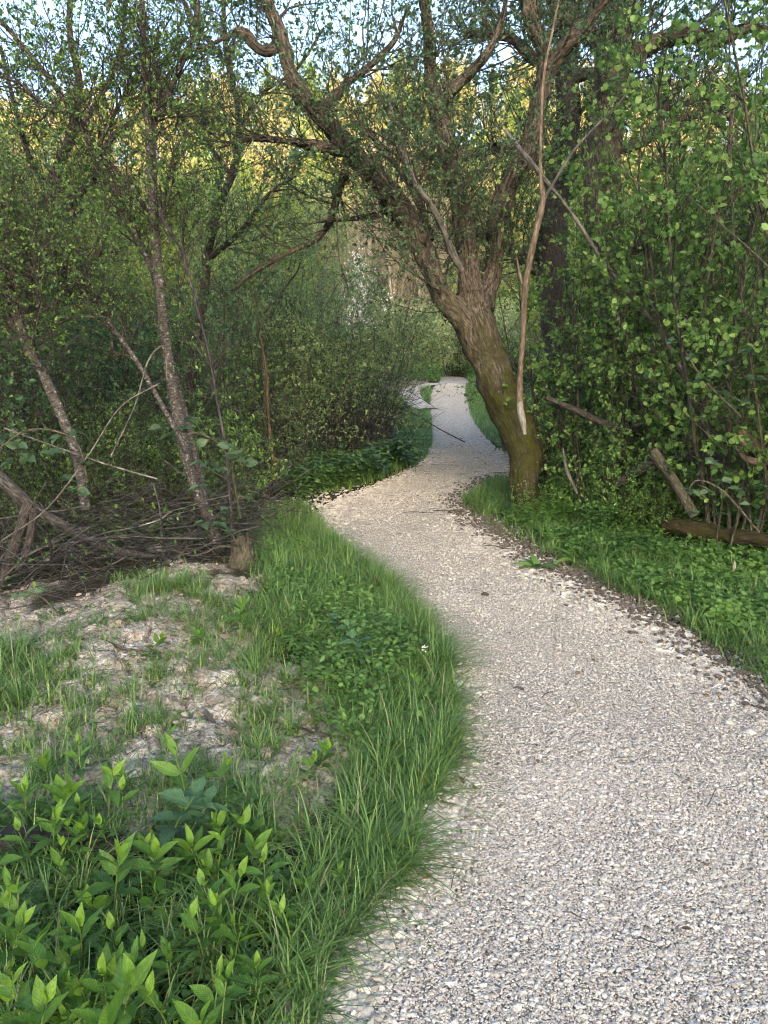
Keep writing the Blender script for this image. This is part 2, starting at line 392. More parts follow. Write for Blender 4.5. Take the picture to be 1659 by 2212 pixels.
def gravel_material():
    m, nt, b, out = new_mat('limestone_gravel')
    tc = nt.nodes.new('ShaderNodeTexCoord').outputs['Object']
    v = nt.nodes.new('ShaderNodeTexVoronoi'); v.inputs['Scale'].default_value = 85; nt.links.new(tc, v.inputs['Vector'])
    e = nt.nodes.new('ShaderNodeTexVoronoi'); e.feature = 'DISTANCE_TO_EDGE'; e.inputs['Scale'].default_value = 85; nt.links.new(tc, e.inputs['Vector'])
    sp = nt.nodes.new('ShaderNodeSeparateColor'); nt.links.new(v.outputs['Color'], sp.inputs[0])
    st = ramp(nt, sp.outputs[0], [(0, (.30, .27, .235)), (.4, (.41, .38, .335)), (1, (.52, .49, .44))])
    ef = ramp(nt, e.outputs[0], [(.01, (1, 1, 1)), (.08, (0, 0, 0))])
    dirt = noi(nt, tc, 2.2, 5, .6)
    c = mix(nt, ef, st, (.19, .165, .135))
    c = mix(nt, ramp(nt, dirt, [(.55, (0, 0, 0)), (.85, (.45, .45, .45))]), c, (.24, .195, .155))
    c = mix(nt, attr(nt, 'edge'), c, (.055, .042, .034))
    nt.links.new(c, b.inputs['Base Color']); b.inputs['Roughness'].default_value = .9; b.inputs['Specular IOR Level'].default_value = .2
    bump(nt, b, e.outputs[0], .02, .8); return m
def stone_material(name, cols):
    m, nt, b, out = new_mat(name)
    tc = nt.nodes.new('ShaderNodeTexCoord').outputs['Object']
    c = ramp(nt, attr(nt, 'rnd'), cols); n = noi(nt, tc, 160, 4, .7)
    c = mix(nt, ramp(nt, n, [(.35, (.45, .45, .45)), (.6, (0, 0, 0))]), c, (.25, .21, .175))
    nt.links.new(c, b.inputs['Base Color']); b.inputs['Roughness'].default_value = .85; b.inputs['Specular IOR Level'].default_value = .25
    bump(nt, b, n, .002); return m
M['ground'] = ground_material(); M['gravel'] = gravel_material()
M['stone'] = stone_material('limestone_chip', [(0, (.20, .18, .155)), (.2, (.32, .30, .268)), (.6, (.42, .402, .363)), (1, (.55, .535, .495))])
M['dark_bit'] = stone_material('dark_debris', [(0, (.02, .018, .016)), (1, (.07, .055, .045))])

# ------------------------------------------------------------------ path outline (paired left/right edges)
PATH = [((950, 818), (1008, 818)), ((935, 845), (1005, 845)), ((930, 880), (1012, 880)), ((933, 925), (1028, 920)), ((934, 965), (1055, 955)),
        ((925, 990), (1085, 990)), ((895, 1015), (1092, 1012)), ((850, 1040), (1060, 1042)), ((790, 1065), (1015, 1072)), ((725, 1095), (998, 1100)),
        ((700, 1130), (1025, 1132)), ((705, 1165), (1080, 1168)), ((750, 1205), (1150, 1210)), ((820, 1255), (1225, 1252)), ((880, 1310), (1320, 1300)),
        ((935, 1380), (1440, 1365)), ((970, 1450), (1560, 1440)), ((985, 1540), (1690, 1530)), ((985, 1620), (1850, 1640)), ((950, 1710), (2020, 1760)),
        ((900, 1800), (2150, 1860)), ((885, 1890), (2300, 1980)), ((790, 1985), (2450, 2100)), ((725, 2070), (2600, 2230)), ((690, 2150), (2800, 2400)), ((680, 2230), (3000, 2560))]
PL = [G(*a)[:2] for a, b in PATH]; PR = [G(*b)[:2] for a, b in PATH]
PL = [PL[0] + (-3.5, 7.0), PL[0] + (-1.1, 3.5)] + PL + [np.array((-.25, .6)), np.array((-.4, -3.0))]
PR = [PR[0] + (-3.0, 8.5), PR[0] + (-.6, 4.0)] + PR + [np.array((2.1, .6)), np.array((1.7, -3.0))]
def smooth2(p, n):
    c = curve(np.hstack([np.array(p), np.zeros((len(p), 1)), np.ones((len(p), 1))]), .03)[:, :2]
    L = np.concatenate([[0], np.cumsum(np.linalg.norm(np.diff(c, axis=0), axis=1))]); t = np.linspace(0, L[-1], n)
    return np.stack([np.interp(t, L, c[:, 0]), np.interp(t, L, c[:, 1])], 1)
def pair_resample(A, B, sub=14):
    out = []
    for X in (A, B):
        p = np.array(X); p = np.vstack([2 * p[0] - p[1], p, 2 * p[-1] - p[-2]]); o = []
        for i in range(1, len(p) - 2):
            t = (np.arange(sub) / sub)[:, None]
            o.append(.5 * (2 * p[i] + (p[i + 1] - p[i - 1]) * t + (2 * p[i - 1] - 5 * p[i] + 4 * p[i + 1] - p[i + 2]) * t ** 2 + (3 * p[i] - p[i - 1] - 3 * p[i + 1] + p[i + 2]) * t ** 3))
        o.append(p[-2][None]); out.append(np.concatenate(o))
    return out
LE, RE = pair_resample(PL, PR)
PATH_POLY = np.vstack([LE, RE[::-1]])
def path_z(x, y): return hgt(x, y) + .012

# ------------------------------------------------------------------ ground sheet
CLAY_PX = [(-200, 1330), (60, 1300), (250, 1280), (330, 1200), (560, 1215), (600, 1320), (520, 1400), (640, 1430), (760, 1440), (800, 1600), (740, 1720), (600, 1800), (380, 1850), (100, 1860), (-200, 1880)]
CLAY_SPOT = [(250, 1950, 60), (60, 1980, 50), (520, 2190, 80)]
def clay_mask(x, y, z):
    px, py = proj(np.stack([x, y, z], -1))
    px = px + 60 * fbm(x * 3, y * 3, seed=11) * 2; py = py + 60 * fbm(x * 3, y * 3, seed=12) * 2
    m = inpoly(px, py, CLAY_PX) & (y < 9) & (y > .8)
    m = m.astype(float)
    return m
def axis(breaks):
    o = []
    for a, b, s in breaks: o.append(np.arange(a, b, s))
    o.append([breaks[-1][1]]); return np.concatenate(o)
def build_ground():
    xs = axis([(-1500, -60, 40), (-60, -12, 2), (-12, -2.9, .22), (-2.9, .6, .014), (.6, 4.6, .05), (4.6, 12, .25), (12, 60, 2), (60, 1500, 40)])
    ys = axis([(-900, -20, 20), (-20, 0.9, .5), (.9, 6.6, .016), (6.6, 12, .07), (12, 40, .25), (40, 160, 2), (160, 700, 20)])
    X, Y = np.meshgrid(xs, ys); Z = hgt(X, Y)
    back = np.clip((-Y - 120) / 300, 0, 1); Z = Z + 99 * back * back * (3 - 2 * back)       # unseen ridge added behind the camera to keep sun off the near ground
    cl = clay_mask(X, Y, Z)
    near = ((Y < 7) & (Y > .8) & (X > -3) & (X < .7))
    cs = cl.copy()
    for _ in range(6): cs[1:-1, 1:-1] = (cs[1:-1, 1:-1] * 2 + cs[:-2, 1:-1] + cs[2:, 1:-1] + cs[1:-1, :-2] + cs[1:-1, 2:]) / 6
    wx, wy = X + .06 * fbm(X * 9, Y * 9, seed=20), Y + .06 * fbm(X * 9, Y * 9, seed=21)
    e1 = worley_edge(wx * 4.8, wy * 4.8, 1); e2 = worley_edge(wx * 15 + .05 * noise(X * 40, Y * 40), wy * 12, 2)
    crack = -.05 * np.exp(-(e1 / .06) ** 2) - .014 * np.exp(-(e2 / .12) ** 2) * (noise(X * 3, Y * 3, seed=26) > 0)
    lump = .045 * fbm(X * 5, Y * 5, seed=22) + .022 * fbm(X * 20, Y * 20, seed=23) + .012 * np.floor(3 * (fbm(X * 5, Y * 5, seed=25) + .5)) / 3
    Z = Z + np.where(near, cs * (crack + lump + .02), 0)
    rough = .012 * fbm(X * 12, Y * 12, seed=24)
    Z = Z + np.where((Y < 12) & (Y > 0), (1 - cs) * rough, 0)
    inside = inpoly(X, Y, PATH_POLY); ins = inside.astype(float)
    for _ in range(4): ins[1:-1, 1:-1] = np.maximum(ins[1:-1, 1:-1], .25 * (ins[:-2, 1:-1] + ins[2:, 1:-1] + ins[1:-1, :-2] + ins[1:-1, 2:]))
    Z = Z - .035 * np.clip(ins * 1.5, 0, 1)
    px, py = proj(np.stack([X, Y, Z], -1))
    green = np.clip(.75 + fbm(X * 1.5, Y * 1.5, seed=30), 0, 1)
    dxp = np.abs(X)  # verge soil next to the path stays brown
    edge = np.minimum(1, near_path(X, Y) / .30); green = green * np.clip(edge, 0, 1)
    clayf = cs * np.clip(near * 1.0, 0, 1)
    far_clay = (px > 820) & (px < 925) & (py > 822) & (py < 845) & (Y > 20) & (Y < 60)
    clayf = np.maximum(clayf, far_clay * .8)
    ny, nx = X.shape; idx = np.arange(nx * ny).reshape(ny, nx)
    Fq = np.stack([idx[:-1, :-1], idx[:-1, 1:], idx[1:, 1:], idx[1:, :-1]], -1).reshape(-1, 4)
    o = mk('ground', np.stack([X, Y, Z], -1).reshape(-1, 3), [Fq], M['ground'], attrs={'clay': clayf.ravel(), 'green': green.ravel()})
    tag(o, kind='structure')
def near_path(X, Y):                          # distance to the path's edge, clipped at .6
    d = np.full(X.shape, .6); msk = (Y > .5) & (Y < 12) & (X > -3) & (X < 6)
    xs, ys = X[msk], Y[msk]; dd = np.full(xs.shape, .6)
    E = np.vstack([LE[::3], RE[::3]]); E = E[(E[:, 1] < 13)]
    for e in E: dd = np.minimum(dd, np.hypot(xs - e[0], ys - e[1]))
    dd[inpoly(xs, ys, PATH_POLY)] = 0
    d[msk] = dd; return d
build_ground()
def build_path():
    t = np.linspace(0, 1, 41); 
    ext = .10 * (1 + fbm(LE[:, 1] * 3, LE[:, 0] * 3, seed=8))[:, None]
    dv = norm(RE - LE)
    A = LE - dv * ext * .6; B = RE + dv * ext * .8
    X = A[:, 0:1] * (1 - t) + B[:, 0:1] * t; Y = A[:, 1:2] * (1 - t) + B[:, 1:2] * t
    e = np.clip(np.minimum(t, 1 - t) / .06, 0, 1)[None, :]
    crown = 0 * t[None, :]
    Z = path_z(X, Y) - .03 * (1 - e) ** 2 + crown * e + .004 * fbm(X * 8, Y * 8, seed=9)
    edge = np.clip(1.1 - e + .55 * fbm(X * 4, Y * 4, seed=10) - .25, 0, 1) * (e < 1)
    n, k = X.shape; idx = np.arange(n * k).reshape(n, k)
    Fq = np.stack([idx[:-1, :-1], idx[1:, :-1], idx[1:, 1:], idx[:-1, 1:]], -1).reshape(-1, 4)
    tag(mk('gravel_path', np.stack([X, Y, Z], -1).reshape(-1, 3), [Fq], M['gravel'], attrs={'edge': edge.ravel()}), kind='structure')
    # short side loop of white gravel round a grass island, far down the path
    pts = [G(x, y) for x, y in ((925, 886), (897, 872), (885, 852), (893, 838), (925, 832), (945, 830))]
    c = curve([(*p, .3) for p in pts], .2); T = norm(np.gradient(c[:, :2], axis=0)); Nn = np.stack([-T[:, 1], T[:, 0]], 1)
    s = np.linspace(-1, 1, 7); wid = .36
    X = c[:, 0:1] + Nn[:, 0:1] * s * wid; Y = c[:, 1:2] + Nn[:, 1:2] * s * wid
    Z = hgt(X, Y) + .06 - .03 * np.abs(s)[None, :] ** 3
    n, k = X.shape; idx = np.arange(n * k).reshape(n, k)
    Fq = np.stack([idx[:-1, :-1], idx[1:, :-1], idx[1:, 1:], idx[:-1, 1:]], -1).reshape(-1, 4)
    tag(mk('side_path', np.stack([X, Y, Z], -1).reshape(-1, 3), [Fq], M['gravel'], attrs={'edge': np.zeros(X.size)}), kind='structure')
build_path()
_side = curve([(*G(x, y), .3) for x, y in ((925, 886), (897, 872), (885, 852), (893, 838), (925, 832), (945, 830))], .2)[:, :2]
def off_side(x, y):
    return np.min(np.hypot(x[:, None] - _side[None, :, 0], y[:, None] - _side[None, :, 1]), axis=1) > .38 if len(x) else np.ones(0, bool)

# ------------------------------------------------------------------ stones
PHI = (1 + 5 ** .5) / 2
ICO_V = norm(np.array([(-1, PHI, 0), (1, PHI, 0), (-1, -PHI, 0), (1, -PHI, 0), (0, -1, PHI), (0, 1, PHI), (0, -1, -PHI), (0, 1, -PHI), (PHI, 0, -1), (PHI, 0, 1), (-PHI, 0, -1), (-PHI, 0, 1)], float))
ICO_F = np.array([(0, 11, 5), (0, 5, 1), (0, 1, 7), (0, 7, 10), (0, 10, 11), (1, 5, 9), (5, 11, 4), (11, 10, 2), (10, 7, 6), (7, 1, 8), (3, 9, 4), (3, 4, 2), (3, 2, 6), (3, 6, 8), (3, 8, 9), (4, 9, 5), (2, 4, 11), (6, 2, 10), (8, 6, 7), (9, 8, 1)])
def stones(x, y, z, size, g, sink=.25):
    N = len(x)
    V = ICO_V[None] * (1 + .28 * R.normal(size=(N, 12, 1)).clip(-1.4, 1.4))
    sc = np.stack([np.ones(N), .62 + .3 * R.random(N), .36 + .26 * R.random(N)], 1)
    V = V * sc[:, None, :] * (size[:, None, None] * .5)
    a = R.random(N) * 6.283; t1 = R.normal(size=N) * .45
    ct, st = np.cos(t1)[:, None], np.sin(t1)[:, None]
    yy = V[..., 1] * ct - V[..., 2] * st; zz = V[..., 1] * st + V[..., 2] * ct
    ca, sa = np.cos(a)[:, None], np.sin(a)[:, None]
    xx = V[..., 0] * ca - yy * sa; yy = V[..., 0] * sa + yy * ca
    V = np.stack([xx + x[:, None], yy + y[:, None], zz + (z + size * sink)[:, None]], -1)
    Fc = (ICO_F[None] + (np.arange(N) * 12)[:, None, None]).reshape(-1, 3)
    g.add(V.reshape(-1, 3), [Fc], 0, np.repeat(R.random(N), 12))
def build_stones():
    g = Geo()
    def scatter(n, x0, x1, y0, y1, smin, smax, p=1.0, margin=None):
        x = R.uniform(x0, x1, n); y = R.uniform(y0, y1, n)
        jx = x + R.normal(size=n) * .035; jy = y + R.normal(size=n) * .035
        k = inpoly(jx, jy, PATH_POLY)
        pxx, pyy = proj(np.stack([x, y, hgt(x, y)], -1)); k &= (pxx > -60) & (pxx < VW + 150) & (pyy < VH + 200)
        x, y = x[k], y[k]
        wear = fbm(x * 1.3, y * .8, seed=95) + .4 * fbm(x * 5, y * 5, seed=96); k = R.random(len(x)) < np.clip(.80 - .9 * wear, .25, 1); x, y = x[k], y[k]
        big = R.random(len(x)) < .07; s = np.where(big, smax * (.4 + .6 * R.random(len(x)) ** 2), smin + (smax * .38 - smin) * R.random(len(x)) ** 1.6)
        u = .02
        stones(x, y, path_z(x, y) + .009, s, g, .06)
    scatter(270000, -.5, 2.1, 1.0, 2.6, .004, .021)
    scatter(170000, -.4, 3.0, 2.6, 4.6, .006, .024)
    scatter(90000, -1.2, 3.0, 4.6, 8.0, .010, .032); scatter(60000, -.6, 2.4, 8.0, 12, .012, .034); scatter(70000, .4, 3.6, 12, 33, .016, .042)
    # bigger loose stones along both edges
    for E, n, sp in ((LE, 5200, .06), (RE, 7500, .15)):
        e = E[(E[:, 1] > .9) & (E[:, 1] < 12)]
        L = np.linalg.norm(np.diff(e, axis=0), axis=1); i = R.choice(len(L), n, p=L / L.sum()); t = R.random((n, 1))
        p = e[i] * (1 - t) + e[i + 1] * t + R.normal(size=(n, 2)) * sp
        s = .016 + .036 * R.random(n) ** 2.2
        stones(p[:, 0], p[:, 1], path_z(p[:, 0], p[:, 1]) - .004, s, g, .2)
    e = LE[(LE[:, 1] > 1.0) & (LE[:, 1] < 2.4)]; L = np.linalg.norm(np.diff(e, axis=0), axis=1); i = R.choice(len(L), 2600, p=L / L.sum()); t = R.random((2600, 1))
    p = e[i] * (1 - t) + e[i + 1] * t + R.normal(size=(2600, 2)) * .05 + (.05, 0); stones(p[:, 0], p[:, 1], path_z(p[:, 0], p[:, 1]) + .002, .014 + .024 * R.random(2600) ** 1.5, g, .2)
    # chalk crumbs on the pale verge opposite
    for (cx, cy, n, sx, sy) in ((690, 1115, 700, 40, 22), (760, 1075, 400, 50, 12)):
        pp = np.array([G(cx + sx * R.normal(), cy + sy * R.normal())[:2] for _ in range(n)])
        stones(pp[:, 0], pp[:, 1], hgt(pp[:, 0], pp[:, 1]) + .01, .015 + .035 * R.random(n) ** 2, g, .2)
    o = g.build('gravel', M['stone'], flat=True); tag(o, 'loose white limestone chips over the winding path', 'gravel', kind='stuff')
    # clay crumbs
    g = Geo(); n = 1300; x = R.uniform(-2.9, .2, n); y = R.uniform(1.5, 6.5, n); z = hgt(x, y); k = clay_mask(x, y, z) > .5
    x, y, z = x[k], y[k], z[k]; stones(x, y, z + .022, .008 + .03 * R.random(len(x)) ** 3, g, .2)
    o = g.build('clay_rubble', M['clay'], flat=True); tag(o, 'dry crumbs of pale clay on the cracked bare patch', 'rubble', kind='stuff')
    # bark mulch and dirt between the stones, mostly along the outer bend
    g = Geo()
    e = RE[(RE[:, 1] > 1.6) & (RE[:, 1] < 9)]; n = 5200
    L = np.linalg.norm(np.diff(e, axis=0), axis=1); i = R.choice(len(L), n, p=L / L.sum()); t = R.random((n, 1))
    p = e[i] * (1 - t) + e[i + 1] * t + R.normal(size=(n, 2)) * .13 + (.07, 0.07)
    z = path_z(p[:, 0], p[:, 1])
    stones(p[:, 0], p[:, 1], z + .01, .008 + .032 * R.random(n), g, .15)
    n = 420; x = R.uniform(-1, 3, n); y = R.uniform(1.2, 9, n); k = inpoly(x, y, PATH_POLY); x, y = x[k], y[k]
    stones(x, y, path_z(x, y) + .018, .006 + .012 * R.random(len(x)), g, .3)
    tag(g.build('bark_debris', M['dark_bit'], flat=True), 'dark crumbs of bark and soil along the gravel edge', 'debris', kind='stuff')
M['clay'] = stone_material('dry_clay', [(0, (.15, .11, .08)), (.5, (.30, .24, .18)), (1, (.42, .37, .31))])
build_stones()

# ------------------------------------------------------------------ grass
def blades(x, y, z, h, wd, lean, g, nseg=3):
    keep = R.random(len(x)) < .72
    x, y, z, h = x[keep], y[keep], z[keep], h[keep]; wd = (wd[keep] if hasattr(wd, '__len__') else wd) * 1.45; lean = lean[keep] if lean is not None else None
    N = len(x); a = R.random(N) * 6.283
    d = np.stack([np.cos(a), np.sin(a), np.zeros(N)], 1) + (lean if lean is not None else 0); dn = norm(d)
    side = np.stack([-dn[:, 1], dn[:, 0], np.zeros(N)], 1)
    bend = (.35 + .95 * R.random(N) ** 1.2) * np.clip(np.linalg.norm(d, axis=1), .5, 1.5)
    V = []
    for k in range(nseg + 1):
        u = k / nseg; wk = wd * (1 - u ** 1.6 * .93) * .5
        c = np.stack([x, y, z], 1) + dn * (h * bend * u * u)[:, None] + np.array([0, 0, 1.]) * (h * (u - .38 * bend * u * u))[:, None]
        V += [c - side * wk[:, None], c + side * wk[:, None]]
    V = np.stack(V, 1); b = (np.arange(N) * (2 * nseg + 2))[:, None, None]
    q = np.array([(2 * k, 2 * k + 1, 2 * k + 3, 2 * k + 2) for k in range(nseg)])
    r0 = np.clip(R.random(N) * .75 + .22 * (1 + fbm(x * 2.2, y * 2.2, seed=50)) - .05, 0, .985)
    r0[R.random(N) < .04] = 1.0
    g.add(V.reshape(-1, 3), [(q[None] + b).reshape(-1, 4)], 0, np.repeat(r0, 2 * nseg + 2))
GRASS = [  # polygon in photo pixels, blades per m2, height, width, keep path clear
    ([(545, 1110), (650, 1090), (720, 1170), (870, 1290), (950, 1385), (985, 1490), (990, 1620), (960, 1720), (895, 1830), (880, 1890), (770, 1985), (700, 2080), (685, 2260), (520, 2260), (600, 1950), (700, 1760), (720, 1600), (690, 1440), (600, 1380), (555, 1260)], 3600, .13, .0040),
    ([(240, 1250), (420, 1240), (560, 1300), (640, 1420), (560, 1450), (440, 1400), (280, 1350)], 1800, .11, .004),
    ([(-250, 1390), (150, 1400), (190, 1440), (160, 1530), (60, 1580), (-250, 1600)], 1500, .15, .005),
    ([(-300, 1750), (120, 1760), (300, 1700), (600, 1690), (700, 1760), (600, 2000), (540, 2300), (-300, 2300)], 1900, .13, .0042),
    ([(500, 1450), (700, 1430), (740, 1620), (640, 1720), (520, 1700), (480, 1560)], 700, .10, .004),
    ([(1000, 1095), (1100, 1040), (1200, 1120), (1420, 1180), (1800, 1260), (1900, 1500), (1659, 1500), (1480, 1370), (1330, 1285), (1180, 1210), (1050, 1140)], 1500, .13, .005),
    ([(1450, 1310), (1560, 1260), (1750, 1330), (1750, 1560), (1600, 1450), (1480, 1360)], 3000, .13, .004),
    ([(1000, 1095), (1060, 1045), (1130, 1040), (1150, 1090), (1060, 1130)], 4200, .16, .006),
]
def build_grass():
    g = Geo()
    for poly, dens, h, wd in GRASS:
        pts = np.array([G(*p)[:2] for p in poly]); x0, y0 = pts.min(0); x1, y1 = pts.max(0)
        n = int(dens * (x1 - x0) * (y1 - y0)); x = R.uniform(x0, x1, n); y = R.uniform(y0, y1, n)
        k = inpoly(x + R.normal(size=n) * .04, y + R.normal(size=n) * .04, pts); x, y = x[k], y[k]
        m = fbm(x * 5, y * 5, seed=41) + .6 * noise(x * 14, y * 14, seed=42); k = m > -.30 + .35 * (R.random(len(x)) - .5)
        x, y = x[k], y[k]
        k = ~inpoly(x, y, PATH_POLY) ; x, y = x[k], y[k]
        z = hgt(x, y); hh = h * (.45 + .8 * R.random(len(x))) * (1 + .5 * fbm(x * 3, y * 3, seed=43))
        lean = R.normal(size=(len(x), 3)) * .2 + np.stack([.45 * fbm(x * 2, y * 2, seed=44) + .15, .45 * fbm(x * 2, y * 2, seed=45) - .1, 0 * x], 1)
        lean[:, 2] = 0
        blades(x, y, z + .0, hh, wd * (.6 + .8 * R.random(len(x))), lean, g)
    def tufts(cx, cy, h, nb, sp=.022, wd=.0038, out=.55):
        n = len(cx); a = R.random((n, nb)) * 6.283; q = np.abs(R.normal(size=(n, nb))) * sp
        x = (cx[:, None] + np.cos(a) * q).ravel(); y = (cy[:, None] + np.sin(a) * q).ravel()
        k = ~inpoly(x, y, PATH_POLY) | (R.random(len(x)) < .3)
        ln = np.stack([np.cos(a).ravel() * out, np.sin(a).ravel() * out, 0 * x], 1) + R.normal(size=(len(x), 3)) * (.25, .25, 0) + np.repeat(R.normal(size=(n, 3)) * (.3, .3, 0), nb, 0)
        hh = np.repeat(h, nb) * (.45 + .7 * R.random(len(x)))
        blades(x[k], y[k], hgt(x[k], y[k]), hh[k], wd * (.6 + .8 * R.random(int(k.sum()))), ln[k] - (np.cos(a).ravel()[k, None] * 0), g, 4)
    for poly, n, hm in (([(560, 1120), (650, 1100), (720, 1180), (870, 1295), (945, 1385), (980, 1490), (985, 1620), (950, 1720), (890, 1830), (870, 1890), (760, 1990), (700, 2080), (685, 2240), (560, 2240), (640, 1950), (740, 1760), (760, 1600), (720, 1450), (620, 1370), (570, 1260)], 520, .20),
                        ([(-300, 1820), (560, 1760), (700, 1800), (640, 2250), (-300, 2300)], 110, .16), ([(-250, 1390), (150, 1400), (190, 1440), (160, 1530), (-250, 1600)], 70, .20), ([(240, 1260), (560, 1310), (640, 1400), (440, 1400), (280, 1350)], 60, .15), ([(500, 1450), (700, 1430), (740, 1620), (600, 1720), (520, 1700)], 26, .14),
                        ([(1130, 1120), (1420, 1180), (1700, 1240), (1900, 1500), (1659, 1480), (1480, 1360), (1330, 1280), (1180, 1200)], 330, .17), ([(1000, 1095), (1060, 1050), (1130, 1045), (1130, 1090)], 60, .2)):
        pts = np.array([G(*p)[:2] for p in poly]); x = R.uniform(pts[:, 0].min(), pts[:, 0].max(), n * 4); y = R.uniform(pts[:, 1].min(), pts[:, 1].max(), n * 4)
        k = inpoly(x, y, pts) & ~inpoly(x, y, PATH_POLY); x, y = x[k][:n], y[k][:n]
        tufts(x, y, hm * (.6 + .7 * R.random(len(x))), 42)
    # the thick overhanging fringe along the path's left edge
    e = LE[(LE[:, 1] > 1.25) & (LE[:, 1] < 6.2)]
    L = np.linalg.norm(np.diff(e, axis=0), axis=1); n = 11000; i = R.choice(len(L), n, p=L / L.sum()); t = R.random((n, 1))
    off = -np.abs(R.normal(size=n)) * .10 + .01; p = e[i] * (1 - t) + e[i + 1] * t; p[:, 0] += off
    k = (fbm(p[:, 0] * 4, p[:, 1] * 4, seed=47) > -.22); p = p[k]
    hh = (.08 + .13 * R.random(len(p))) * (1 + .6 * fbm(p[:, 0] * 3, p[:, 1] * 3, seed=46)); hh *= np.clip(.5 + (p[:, 1] - 1.2) * .5, .5, 1)
    blades(p[:, 0], p[:, 1], hgt(p[:, 0], p[:, 1]) - .005, hh, .0036 * (.6 + .8 * R.random(len(p))), np.array([.55, -.25, 0]) + R.normal(size=(len(p), 3)) * (.25, .25, 0), g)
    # tufts scattered on the clay patch
    for _ in range(105):
        cx, cy = R.uniform(-60, 640), R.uniform(1340, 1780); c = G(cx, cy); n = int(R.integers(25, 90))
        x = c[0] + R.normal(size=n) * .035; y = c[1] + R.normal(size=n) * .035
        blades(x, y, hgt(x, y) + .01, R.uniform(.04, .13) * (.5 + R.random(n)), np.full(n, .0035), R.normal(size=(n, 3)) * (.5, .5, 0), g)
    # farther verges, coarser blades
    for poly, dens, h, wd in (([(640, 1015), (850, 1000), (860, 850), (905, 850), (932, 890), (933, 960), (915, 1000), (840, 1035), (740, 1065), (650, 1070)], 900, .15, .010),
                              ([(1003, 832), (1060, 830), (1080, 900), (1120, 980), (1095, 985), (1050, 945), (1010, 880)], 700, .16, .010),
                              ([(898, 872), (893, 848), (928, 836), (932, 845), (928, 880)], 700, .14, .014),
                              ([(700, 826), (1000, 824), (1200, 826), (1200, 800), (700, 800)], 60, .35, .03)):
        pts = np.array([G(*p)[:2] for p in poly]); x0, y0 = pts.min(0); x1, y1 = pts.max(0)
        n = min(60000, int(dens * (x1 - x0) * (y1 - y0))); x = R.uniform(x0, x1, n); y = R.uniform(y0, y1, n)
        k = inpoly(x, y, pts) & ~inpoly(x, y, PATH_POLY); x, y = x[k], y[k]; k = off_side(x, y); x, y = x[k], y[k]
        blades(x, y, hgt(x, y), h * (.5 + R.random(len(x))), wd * (.6 + .8 * R.random(len(x))), None, g, 2)
    tag(g.build('grass', M['grass']), 'green spring grass along both verges of the gravel path', 'grass', kind='stuff')
build_grass()

# ------------------------------------------------------------------ ground cover (small herbs, one mass)
def verge_ok(x, y):
    d = near_path(x, y); right = x > np.interp(y, RE[::-1][:, 1], RE[::-1][:, 0]) - .05
    return (~right) | (d > .10 + .20 * (fbm(x * 3, y * 3, seed=90) + .5) * (y < 6.5)) | (y > 11.5)
def build_cover():
    g = Geo(); T = leaf_tpl('round'); T2 = leaf_tpl('oval')
    def patch(poly, n, h, size, tpl, m=0):
        pts = np.array([G(*p)[:2] for p in poly]); x0, y0 = pts.min(0); x1, y1 = pts.max(0)
        x = R.uniform(x0, x1, n * 3); y = R.uniform(y0, y1, n * 3); k = inpoly(x, y, pts) & ~inpoly(x, y, PATH_POLY)
        k &= (fbm(x * 2.5, y * 2.5, seed=60) > -.2 + .3 * (R.random(len(x)) - .5)); x, y = x[k][:n], y[k][:n]; k = verge_ok(x, y); x, y = x[k], y[k]
        hm = h * (1 + .9 * fbm(x * 2, y * 2, seed=61))
        c = 5; x = np.repeat(x, c) + R.normal(size=len(x) * c) * size * .6; y = np.repeat(y, c) + R.normal(size=len(y) * c) * size * .6
        z = hgt(x, y) + np.repeat(hm, c) * (.15 + .85 * R.random(len(x)))
        a = R.random(len(x)) * 6.283
        v, f, r = leaves(np.stack([x, y, z], 1), np.stack([np.cos(a), np.sin(a), .25 * R.normal(size=len(a)) + .1], 1), size * (.6 + .8 * R.random(len(x))), tpl, 1, .35)
        dr = np.repeat(fbm(x * 1.6, y * 1.6, seed=62) + .3 * fbm(x * 6, y * 6, seed=63), len(tpl[0])); g.add(v, f, m, np.clip(r * .55 + .25 + .75 * dr, 0, 1))
    patch([(1080, 1120), (1250, 1090), (1700, 1130), (1950, 1250), (1950, 1550), (1660, 1470), (1480, 1340), (1240, 1215)], 6500, .10, .035, T)
    patch([(1180, 1040), (1450, 1060), (1480, 1130), (1300, 1190), (1160, 1140)], 3800, .24, .026, T2)
    patch([(1150, 930), (1500, 900), (1900, 1000), (1950, 1200), (1500, 1150), (1180, 1090)], 7000, .35, .04, T)
    patch([(600, 1000), (860, 985), (900, 1005), (780, 1050), (660, 1090), (600, 1080)], 3000, .22, .040, T2)
    patch([(860, 930), (925, 900), (925, 985), (870, 1005)], 700, .12, .05, T2)
    patch([(1060, 900), (1130, 870), (1500, 850), (1500, 940), (1110, 980)], 5000, .5, .05, T)
    patch([(560, 1120), (680, 1130), (740, 1200), (900, 1330), (960, 1500), (900, 1640), (760, 1700), (640, 1480), (570, 1260)], 900, .10, .024, T)
    patch([(-300, 1760), (560, 1730), (640, 1900), (560, 2250), (-300, 2250)], 900, .08, .022, T)
    patch([(-60, 1340), (640, 1340), (760, 1500), (640, 1780), (-60, 1780)], 160, .05, .026, T2)
    patch([(560, 1250), (800, 1290), (900, 1450), (800, 1600), (640, 1450)], 900, .16, .03, T2)
    patch([(830, 828), (1090, 820), (1090, 800), (830, 800)], 2500, .7, .16, T2)
    patch([(-400, 1230), (500, 1180), (560, 1120), (560, 1080), (-400, 1080)], 2500, .25, .04, T2)
    tag(g.build('ground_cover', M['leaf_cover']), 'low mass of small round and pointed green leaves beside the path', 'ground cover', kind='stuff')
build_cover()

